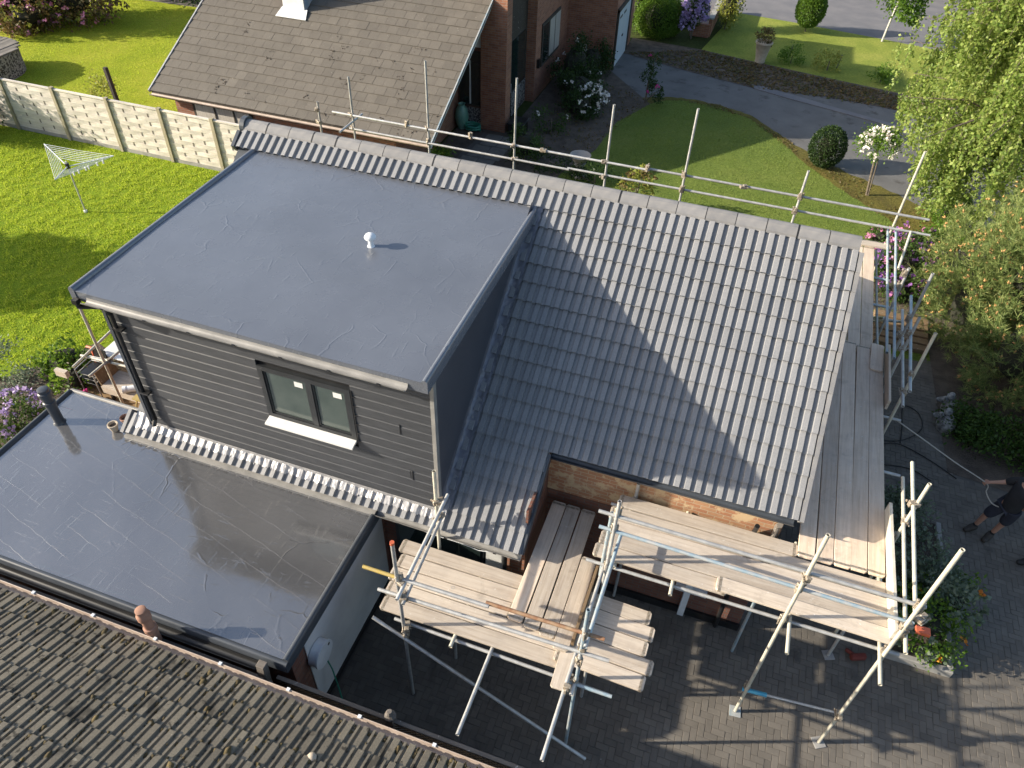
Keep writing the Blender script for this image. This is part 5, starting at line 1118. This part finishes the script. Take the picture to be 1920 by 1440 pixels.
for x, y, h_, lb in ((5.7, 24.3, .5, 'small green shrub right of the tall pale pot'), (7.2, 24.1, .55, 'yellowish weedy shrub on the sunny verge'), (9.3, 23.6, .5, 'ragged shrub on the verge near the birch')):
    shrub('verge_shrub', lb, 'shrub', (x, y, 0), [((0, 0, h_*.7), (h_, h_*.8, h_*.8))], 'leaf_bright' if x != 7.2 else 'leaf_lime', 700, .09, dense=False)
for x, y, lb in ((5.6, 24.9, 'thin wooden stake on the verge nearer the pot'), (7.6, 24.5, 'thin wooden stake on the verge nearer the birch')):
    single('stake', MB().obox((x, y, .26), ((1, 0, 0), (0, 1, 0), (.12, 0, 1)), (.022, .022, .3)), 'weathered_wood', lb, 'stake', (x, y, 0), bevel=.005)
yt = thing('young_tree', 'young thin-stemmed tree on the verge at the top right', 'tree', (9.45, 28.9, 0))
part('trunk', MB().path([(9.45, 28.9, 0), (9.5, 28.9, .9), (9.6, 28.9, 2.4)], [.05, .045, .02], 8), 'birch_bark', yt)
foliage('crown', yt, 'leaf_bright', 3600, [((9.5, 28.8, 1.9), (1.0, .9, .7)), ((9.8, 29.0, 2.7), (1.0, .9, .8)), ((10.2, 28.7, 1.5), (.5, .5, .5))], .15, clump=16, csize=.2)
for x, y, rx, h_, lb in ((12.5, 33.0+5.5, 3.2, 1.6, 'dark hedge across the road at the top right'), (18, 38, 4, 2.2, 'tall dark hedge across the road behind the birch'), (5.0, 40.5, 4, 2.0, 'long dark hedge across the road at the top')):
    shrub('hedge', lb, 'hedge', (x, y, 0), [((0, 0, h_*.6), (rx, 1.2, h_*.7)), ((rx*.8, 0, h_*.6), (rx*.6, 1.1, h_*.6))], 'leaf_dark', 4500, .16)

# ------------------------------------------------------------------ birch
bi = thing('birch_tree', 'weeping birch with trailing sunlit foliage at the right edge', 'tree', (11.9, 12.5, 0))
mb = MB().path([(11.9, 12.5, 0), (11.8, 12.4, 2.5), (11.6, 12.3, 5), (11.4, 12.2, 7.5), (11.3, 12.2, 9)], [.2, .17, .13, .08, .03], 10)
strands = []; br = MB()
for i in range(96):
    z0 = random.uniform(2.6, 8.4); a = random.uniform(0, 2*math.pi); reach = random.uniform(1.3, 4.3) * (1.1 - .055*z0)
    s0 = Vector((11.9 - (z0)*.065, 12.5 - z0*.04, z0)); top = s0 + Vector((math.cos(a)*reach, math.sin(a)*reach, random.uniform(.0, .8)))
    mid = s0.lerp(top, .5) + Vector((0, 0, .35)); br.path([s0, mid, top], [.03, .02, .008], 5)
    for j in range(random.randint(9, 14)):
        u_ = random.uniform(.3, 1); st0 = mid.lerp(top, (u_-.3)/.7) + Vector((random.uniform(-.5, .5), random.uniform(-.5, .5), 0)); strands.append((st0, random.uniform(.7, 2.5)))
part('trunk', mb, 'birch_bark', bi, smooth=True); part('branches', br, 'bark', bi)
P = []; sb_ = MB()
for st0, L_ in strands:
    L_ = min(L_, max(.3, st0.z - .8 - max(0, 10.1 - st0.x)*1.5)); n_ = int(L_*75); tt = rng.random(n_); dx, dy = random.uniform(-.18, .18), random.uniform(-.18, .18)
    P.append(np.stack([st0.x + dx*tt*L_ + rng.normal(size=n_)*.06, st0.y + dy*tt*L_ + rng.normal(size=n_)*.06, st0.z - tt*L_ + rng.normal(size=n_)*.04], 1))
    sb_.tube(st0, st0 + Vector((dx*L_, dy*L_, -L_)), .006, 3, .002, False)
P = np.concatenate(P); V, F = leaves(P, np.zeros_like(P), .09, .72, .7, 0.)
link('crown', np_mesh('crown', V - np.array(bi.location), F), 'leaf_birch', bi); part('twigs', sb_, 'bark', bi)
# ------------------------------------------------------------------ pine
pn = thing('pine_tree', 'spreading pine dotted with orange buds on the right edge', 'tree', (12.4, 6.0, 0))
PL = [((11.6, 4.6, 1.3), (1.25, 1.1, 1.2)), ((12.0, 6.4, 2.1), (1.8, 1.6, 1.8)), ((11.0, 7.6, 1.6), (1.3, 1.3, 1.4)), ((13.0, 4.3, 1.8), (1.5, 1.5, 1.7)), ((13.8, 6.5, 2.5), (1.6, 1.8, 2.0)), ((12.3, 8.6, 2.2), (1.4, 1.2, 1.4)), ((10.65, 6.2, 1.2), (.9, 1.1, 1.0)), ((13.2, 2.9, 1.2), (1.2, .9, 1.1))]
Pt, Dt = leaf_pts(15000, PL, 120, .78, .10); k_ = Pt[:, 2] > .15; Pt, Dt = Pt[k_], Dt[k_]
ax = Dt*.7 + unit(len(Pt))*.35; ax[:, 2] += .65; ax /= np.linalg.norm(ax, axis=1, keepdims=True)
NN = 13; Pn = np.repeat(Pt - ax*.05, NN, 0) + np.repeat(ax, NN, 0)*rng.random((len(Pt)*NN, 1))*.12; An = np.repeat(ax, NN, 0) + unit(len(Pn))*.85
An /= np.linalg.norm(An, axis=1, keepdims=True); Bn = np.cross(An, unit(len(Pn))); Bn /= np.linalg.norm(Bn, axis=1, keepdims=True)
ln = rng.uniform(.11, .20, (len(Pn), 1)); V = np.stack([Pn + Bn*.0075, Pn - Bn*.0075, Pn + An*ln], 1).reshape(-1, 3)
link('needles', np_mesh('needles', V - np.array(pn.location), np.arange(len(V)).reshape(-1, 3)), 'needle', pn)
tip = Pt[rng.random(len(Pt)) < .34]; tax = ax[:len(Pt)]
sel = rng.random(len(Pt)) < .15; B0, A0 = Pt[sel] + ax[sel]*.07, ax[sel]; V, F = [], []; c_ = 0
for b0, a0 in zip(B0, A0):
    for q in range(rng.integers(2, 5)):
        d = a0 + rng.normal(size=3)*.35; d /= np.linalg.norm(d); s_ = np.cross(d, rng.normal(size=3)); s_ /= np.linalg.norm(s_); t_ = np.cross(d, s_); r_ = .022; L_ = rng.uniform(.05, .11)
        V += [b0, b0+d*L_*.5+s_*r_, b0+d*L_*.5-s_*r_*.5+t_*r_*.87, b0+d*L_*.5-s_*r_*.5-t_*r_*.87, b0+d*L_]
        F += [(c_, c_+2, c_+1), (c_, c_+3, c_+2), (c_, c_+1, c_+3), (c_+4, c_+1, c_+2), (c_+4, c_+2, c_+3), (c_+4, c_+3, c_+1)]; c_ += 5
o = link('buds', np_mesh('buds', np.array(V) - np.array(pn.location), np.array(F)), 'pine_bud', pn); o['kind'] = 'stuff'
core('twig_mass', pn, PL, 'twig_dark', .48)
mb = MB()
for c, r_ in PL: mb.path([(12.4, 6.0, 0), (12.3*.5+c[0]*.5, 6*.5+c[1]*.5, .5), c], [.11, .08, .03], 7)
part('trunk', mb, 'bark', pn)
shrub('low_evergreen', 'dark green groundcover shrub under the pine near the workman', 'shrub', (11.5, 2.9, 0), [((0, 0, .3), (.9, .55, .4)), ((1.2, -.3, .3), (1.0, .5, .4)), ((-.7, .4, .25), (.5, .4, .3))], 'leaf_green', 6500, .08, dense=False, csize=.3)
# trees out of sight to the left whose shade lies on the lawn
def shade_tree(base, lobes, lb):
    t = thing('garden_tree', lb, 'tree', base); b = Vector(base)
    L_ = [((b.x+c[0], b.y+c[1], b.z+c[2]), r) for c, r in lobes]
    foliage('crown', t, 'leaf_green', 5000, L_, .3, clump=24, csize=.2); part('trunk', MB().path([b, b+Vector((0, 0, 2.5)), L_[0][0]], [.18, .14, .08], 8), 'bark', t)
shade_tree((-22.6, -3.9, 0), [((0, 0, 4.4), (1.3, 1.3, 1.2)), ((.6, 1.2, 4.0), (1.0, 1.1, .9))], 'broad garden tree beyond the left lawn')
# ------------------------------------------------------------------ planted bed at the garage corner
pb = struct('planter_bed', MB().prism([(9.0, -2.75, 0), (10.0, -2.75, 0), (10.0, .3, 0), (9.0, .3, 0)], (0, 0, .10)), 'soil')
for i, (a, b_) in enumerate((((8.95, -2.82, 0), (10.05, -2.72, .16)), ((9.97, -2.72, 0), (10.06, .32, .16)), ((8.95, -2.72, 0), (9.03, .32, .16)))):
    part('kerb_stone', MB().box(a, b_), 'kerb_stone', pb, .012)
shrub('silver_shrub', 'silvery green shrub in the kerbed bed by the corner pole', 'shrub', (9.45, -.7, .1), [((0, 0, .45), (.6, .9, .55)), ((.1, -.9, .45), (.6, .6, .5)), ((-.25, .5, .4), (.45, .5, .5))], 'leaf_silver', 4600, .08, dense=False)
shrub('marigolds', 'green bedding plants with orange flowers at the near end of the kerbed bed', 'flowers', (9.55, -2.2, .1), [((0, 0, .35), (.6, .6, .42)), ((.35, .5, .45), (.55, .5, .35)), ((-.3, .3, .35), (.4, .5, .4))], 'leaf_bright', 2200, .07, flowers=[('petal_orange', 16, .07), ('leaf_silver', 160, .09)], corek=.45)
# statues by the pine
for x, y, r_, lb in ((10.45, 3.75, .15, 'pale stone garden ornament, the dappled one nearer the pine'), (10.35, 3.2, .17, 'pale rounded stone ornament nearer the rope')):
    t_ = thing('garden_ornament', lb, 'ornament', (x, y, 0), 'garden ornaments by the pine')
    part('body', MB().lathe((x, y, 0), [(r_*.9, 0), (r_, .06), (r_*1.15, .12), (r_*1.05, .22), (r_*.7, .34), (r_*.3, .40)], 12), 'statue_stone', t_, smooth=True); part('head', MB().lathe((x-.06, y+.05, .36), [(.04, 0), (.085, .04), (.09, .1), (.05, .16), (.01, .18)], 10), 'statue_stone', t_, smooth=True); part('arm', MB().path([(x-.15, y, .4), (x-.26, y+.06, .28), (x-.15, y+.12, .2)], [.05, .05, .04], 8), 'statue_stone', t_)
for i, (pts, lb) in enumerate((([(9.0, 2.3, .02), (9.5, 2.5, .02), (9.9, 3.0, .02), (9.85, 3.5, .02), (9.55, 3.6, .02), (9.5, 2.9, .02), (9.45, 2.4, .02)], 'black cable looped square on the shaded paving'), ([(8.9, 2.1, .02), (9.4, 2.35, .02), (10.0, 2.1, .02), (10.5, 1.75, .02)], 'black hose trailing across the shaded paving under the rope'), ([(9.0, 1.6, .02), (9.6, 1.7, .02), (10.0, 1.5, .02)], 'short black cable nearest the guard-rail ends'))):
    single('cable', MB().path([Vector(p) for p in smooth_poly(pts, 4)], .011, 6), 'black_rubber', lb, 'cable', pts[0], smooth=True)
# ladder on the ground behind the gable walkway, timber stack
ld = thing('ladder', 'aluminium ladder with yellow feet leaning under the gable walkway', 'ladder', (8.75, 4.6, 0))
for dx in (0, .36): part('stile', MB().path([(8.5+dx, 6.6, .05), (8.35+dx, 3.4, 2.3)], .03, 4), 'galvanised', ld); part('foot', MB().box((8.46+dx, 6.55, 0), (8.56+dx, 6.66, .08)), 'yellow_paint', ld)
for i in range(9): u_ = i/9+.04; part('rung', MB().tube((8.5-.15*u_, 6.6-3.2*u_, .05+2.25*u_), (8.86-.15*u_, 6.6-3.2*u_, .05+2.25*u_), .014, 8), 'yellow_paint' if i in (3, 5) else 'galvanised', ld)
for i in range(5): single('sleeper', MB().box((8.9, 5.7+i*.24, 0), (10.15, 5.7+i*.24+.21, .12+.03*i)), 'scaffold_board_brown', f'{ORD[i]} brown timber sleeper from the house in the low steps by the azalea', 'timber', (9.5, 5.8+i*.24, 0), 'timber step sleepers', bevel=.01)
single('rag', MB().obox((8.62, -3.0, .09), ((1, .3, .2), (-.3, 1, 0), (0, 0, 1)), (.12, .05, .05)).obox((8.5, -2.95, .07), ((1, -.6, .1), (.5, 1, 0), (0, 0, 1)), (.08, .03, .04)), 'dark_red', 'crumpled dark red rag on the paving under the front right deck', 'rag', (8.55, -3.0, 0), bevel=.02)

# ------------------------------------------------------------------ people
def skin_body(name, verts, edges, radii, root, mat, parent, sub=2):
    me = bpy.data.meshes.new(name); off = world_origin(parent)
    me.from_pydata([tuple(Vector(v) - off) for v in verts], edges, [])
    o = link(name, me, None, parent); md = o.modifiers.new('skin', 'SKIN'); md.use_smooth_shade = True
    sv = me.skin_vertices[0].data
    for i, r in enumerate(radii): sv[i].radius = (r, r) if not isinstance(r, tuple) else r; sv[i].use_root = (i == root)
    ms = o.modifiers.new('sub', 'SUBSURF'); ms.levels = sub; ms.render_levels = sub
    dg = bpy.context.evaluated_depsgraph_get(); me2 = bpy.data.meshes.new_from_object(o.evaluated_get(dg)); o.modifiers.clear(); o.data = me2
    me2.materials.clear(); me2.materials.append(MATS[mat])
    for p in me2.polygons: p.use_smooth = True
    return o
def chain(pts): return [(i, i+1) for i in range(len(pts)-1)]
def person(label, base, J, mats):
    """J: joint table in world coordinates"""
    t = thing('person', label, 'person', base)
    skn, shirt, shorts, sock, boot = mats
    v = [J['pelvis'], J['waist'], J['chest'], J['neck'], J['head0'], J['head1'], J['shL'], J['elL'], J['wrL'], J['shR'], J['elR'], J['wrR'], J['hipL'], J['knL'], J['anL'], J['hipR'], J['knR'], J['anR'], Vector(J['anL'])+Vector((0,0,-.02)), Vector(J['anR'])+Vector((0,0,-.02)), J['haL'], J['haR']]
    e = [(0,1),(1,2),(2,3),(3,4),(4,5),(2,6),(6,7),(7,8),(8,20),(2,9),(9,10),(10,11),(11,21),(0,12),(12,13),(13,14),(14,18),(0,15),(15,16),(16,17),(17,19)]
    r = [.11, .10, .12, .06, .085, .10, .07, .045, .03, .07, .045, .03, .095, .06, .04, .095, .06, .04, .035, .035, .034, .034]
    body = skin_body('body', v, e, r, 0, skn, t)
    for w_, h_, s_ in (('wrL', 'haL', 1), ('wrR', 'haR', -1)):
        W_, Hh = Vector(J[w_]), Vector(J[h_]); d = (Hh-W_).normalized(); sd = d.cross(Vector((0, 0, 1))).normalized(); up = sd.cross(d)
        for k in range(4):
            b0 = Hh + sd*(.03 - .02*k); ln_ = (.07, .08, .075, .06)[k]
            skin_body('finger', [b0 - d*.03, b0 + d*ln_*.5, b0 + d*ln_*.75 - up*.035, b0 + d*ln_*.45 - up*.06], [(0,1),(1,2),(2,3)], [.010, .010, .009, .008], 0, skn, t, 1)
        b0 = W_.lerp(Hh, .5) + sd*.03*s_
        skin_body('thumb', [b0, b0 + sd*.03*s_ + d*.03, b0 + sd*.02*s_ + d*.065 - up*.03], [(0,1),(1,2)], [.012, .011, .009], 0, skn, t, 1)
    skin_body('shirt', [Vector(J['pelvis'])-Vector((0, 0, .14)), J['waist'], J['chest'], Vector(J['chest']).lerp(J['neck'], .55), J['shL'], Vector(J['shL']).lerp(J['elL'], .95), J['shR'], Vector(J['shR']).lerp(J['elR'], .95)], [(0,1),(1,2),(2,3),(2,4),(4,5),(2,6),(6,7)], [.175, .175, .18, .085, .09, .072, .09, .072], 0, shirt, t)
    skin_body('shorts', [Vector(J['pelvis'])+Vector((0, 0, .14)), J['hipL'], Vector(J['hipL']).lerp(J['knL'], 1.05), J['hipR'], Vector(J['hipR']).lerp(J['knR'], 1.05)], [(0,1),(1,2),(0,3),(3,4)], [.155, .125, .105, .125, .105], 0, shorts, t)
    for a, k, to in (('anL', 'knL', 'toL'), ('anR', 'knR', 'toR')):
        A, K, T = Vector(J[a]), Vector(J[k]), Vector(J[to]); hl = A + (A-T)*.35; hl.z = .045
        skin_body('sock', [A.lerp(K, .02), A.lerp(K, .32)], [(0,1)], [.048, .056], 0, sock, t, 1)
        skin_body('boot', [A + Vector((0, 0, .07)), A - Vector((0, 0, .02)), hl, A.lerp(T, .5) - Vector((0, 0, .035)), T - Vector((0, 0, .0))], [(0,1),(1,2),(1,3),(3,4)], [.064, .064, .05, .056, .05], 1, boot, t)
    H0, H1 = Vector(J['head0']), Vector(J['head1']); f = Vector(J['face']).normalized(); up = (H1-H0).normalized(); sd = f.cross(up).normalized(); c = H0.lerp(H1, .55)
    skin_body('hair', [c - f*.03 + up*.02, H1 - f*.01 + up*.03, c + f*.04 + up*.10], [(0,1),(1,2)], [.108, .098, .07], 0, 'hair', t)
    skin_body('nose', [c + f*.09 + up*.02, c + f*.125 - up*.02], [(0,1)], [.014, .017], 0, skn, t, 1)
    for s_ in (-1, 1):
        part('eye', MB().lathe(c + f*.092 + sd*.035*s_ + up*.02, [(.001, -.012), (.011, -.006), (.012, .004), (.001, .012)], 8), 'white_plastic', t, smooth=True)
        skin_body('ear', [c + sd*.098*s_ - up*.02, c + sd*.108*s_ + up*.025 - f*.01], [(0,1)], [.014, .018], 0, skn, t, 1)
    part('mouth', MB().obox(c + f*.098 - up*.055, (sd, up, f), (.025, .006, .004)), 'rusty', t)
    return t
# workman leaning back on a rope
J = dict(anL=(10.67, .51, .09), toL=(10.50, .40, .045), anR=(10.95, .42, .09), toR=(10.82, .25, .045), knL=(10.72, .50, .49), knR=(11.0, .40, .49), hipL=(10.83, .45, .89), hipR=(10.99, .31, .89),
         pelvis=(10.92, .37, .94), waist=(10.93, .39, 1.12), chest=(10.95, .43, 1.33), neck=(10.98, .45, 1.51), head0=(11.0, .46, 1.60), head1=(11.02, .47, 1.72), face=(-1, .1, -.05),
         shL=(10.89, .61, 1.41), elL=(10.72, .65, 1.25), wrL=(10.52, .60, 1.22), haL=(10.44, .58, 1.21), shR=(11.02, .24, 1.39), elR=(11.18, .22, 1.12), wrR=(11.06, .36, .99), haR=(10.99, .42, .97))
person('workman in black T-shirt and dark shorts hauling on a rope at the right edge', (10.8, .47, 0), J, ('skin', 'black_cloth', 'navy_cloth', 'black_cloth', 'boot'))
part_pts = smooth_poly([(8.4, .45, 2.3), (9.1, .48, 1.92), (9.8, .53, 1.52), (10.44, .58, 1.18), (10.50, .52, 1.02), (10.64, .40, .90), (10.84, .36, .90), (10.98, .42, .95)], 6)
single('rope', MB().path([Vector(p) for p in part_pts], .011, 6), 'rope', 'thin pale rope pulled taut from the scaffold to the workman\'s hand', 'rope', (8.4, .45, 2.3), smooth=True)
single('tool_pouch', MB().box((10.92, .46, .98), (11.02, .56, 1.08)), 'yellow_paint', 'small yellow tool held at the workman\'s waist', 'tool', (10.97, .51, .98), bevel=.02)
bx_, by_ = 11.75, .12
J = dict(anL=(11.55, .02, .09), toL=(11.36, -.03, .04), anR=(11.85, -.12, .09), toR=(11.68, -.22, .04), knL=(11.62, .06, .5), knR=(11.90, -.06, .5), hipL=(11.70, .14, .9), hipR=(11.88, .02, .9),
         pelvis=(11.8, .08, .95), waist=(11.82, .08, 1.14), chest=(11.83, .09, 1.38), neck=(11.83, .09, 1.57), head0=(11.81, .09, 1.66), head1=(11.80, .09, 1.78), face=(-1, .2, 0),
         shL=(11.78, .28, 1.46), elL=(11.76, .34, 1.18), wrL=(11.68, .32, .95), haL=(11.65, .31, .87), shR=(11.88, -.10, 1.46), elR=(11.92, -.16, 1.18), wrR=(11.86, -.2, .95), haR=(11.83, -.2, .87))
person('second person in dark trainers, only a foot showing below the workman at the right edge', (11.7, 0, 0), J, ('skin', 'navy_cloth', 'navy_cloth', 'pale_cloth', 'black_rubber'))

# ------------------------------------------------------------------ fallen leaves
def litter(label, mat, n, tri, size):
    P = []
    for _ in range(n):
        (ax_, ay), (bx2, by2), (cx2, cy2) = random.choice(tri); u1, u2 = random.random(), random.random()
        if u1 + u2 > 1: u1, u2 = 1-u1, 1-u2
        P.append((ax_+u1*(bx2-ax_)+u2*(cx2-ax_), ay+u1*(by2-ay)+u2*(cy2-ay), .015+random.random()*.02))
    P = np.array(P); D = unit(len(P)); D[:, 2] *= .2; V, F = leaves(P, D, size, .7, 0, 2.5)
    o = link('fallen_leaves', np_mesh('fallen_leaves', V, F), mat); o['kind'] = 'stuff'; tag(o, label, 'leaves')
litter('dry brown leaves littering the far edge of the asphalt drive', 'leaf_russet', 5200, [((-1.2, 22.6), (4.5, 20.9), (1.8, 24.2)), ((1.8, 24.2), (4.5, 20.9), (4.5, 23.6)), ((4.5, 20.9), (9.1, 21.0), (4.5, 23.6)), ((9.1, 21.0), (9.1, 22.7), (4.5, 23.6)), ((9.1, 21), (14, 20.4), (9.1, 22.7))], .10)
litter('scattered dead leaves on the soil beside the neighbour\'s path', 'leaf_russet', 1500, [((-3, 5.6), (-.4, 5.6), (-.6, 11)), ((-1.9, 11.3), (0, 13), (-2.6, 20)), ((0, 13), (.8, 18), (-2.6, 20))], .07)
litter('moss and twig debris along the lawn edge', 'leaf_russet', 1300, [((2, 18.5), (4.6, 17.9), (3.4, 18.7)), ((4.6, 17.9), (6.6, 15.3), (6.3, 16.4)), ((6.6, 15.3), (8.6, 12.9), (9.0, 14.3)), ((8.6, 12.9), (10.3, 10.8), (10.6, 13.1))], .05)
# ------------------------------------------------------------------ grass blades
def grass(name, mat, n, poly, h, label):
    x0, y0 = np.min(poly, 0); x1, y1 = np.max(poly, 0); P = rng.random((n*2, 2))*(x1-x0, y1-y0) + (x0, y0)
    ins = np.zeros(len(P), bool); q = np.array(poly)
    for i in range(len(q)):
        a, b_ = q[i], q[i-1]; c = ((a[1] > P[:, 1]) != (b_[1] > P[:, 1])) & (P[:, 0] < (b_[0]-a[0])*(P[:, 1]-a[1])/(b_[1]-a[1]+1e-9)+a[0]); ins ^= c
    P = P[ins][:n]; m_ = len(P); P = np.concatenate([P, np.zeros((m_, 1))], 1)
    cl = .6 + .5*np.sin(P[:, :1]*7.3 + 2*np.sin(P[:, 1:2]*5.1))*np.sin(P[:, 1:2]*6.7 + 2*np.sin(P[:, :1]*4.3)) + .2*rng.random((m_, 1))
    d = unit(m_)*.75; d[:, 2] = 1; hh = h*np.clip(cl, .25, 1.3); b_ = np.cross(d, unit(m_)); b_ /= np.linalg.norm(b_, axis=1, keepdims=True)
    V = np.stack([P + b_*h*.16, P - b_*h*.16, P + d*hh], 1).reshape(-1, 3)
    o = link(name, np_mesh(name, V, np.arange(3*m_).reshape(-1, 3)), mat); o['kind'] = 'stuff'; tag(o, label, 'grass')
grass('grass', 'grass_blade', 170000, [(-20.5, -1.5), (-9.2, -2.3), (-7.9, -.7), (-7.4, 1.5), (-7.4, 7.1), (-20.5, 7.1)], .055, 'bright tufty grass of the left lawn in front of the fence')
grass('grass', 'grass_blade', 60000, [(-25, 7.4), (-13.2, 7.4), (-13.2, 21.0), (-19, 19.9), (-25, 19.5)], .045, 'smooth mown grass behind the woven fence')
grass('grass', 'grass_blade_shade_toned', 70000, [e_ for e_ in edge] + [(10.2, 5.5), (0, 5.5), (-.4, 11)], .04, 'shade-toned green grass of the front lawn behind the guard rails')
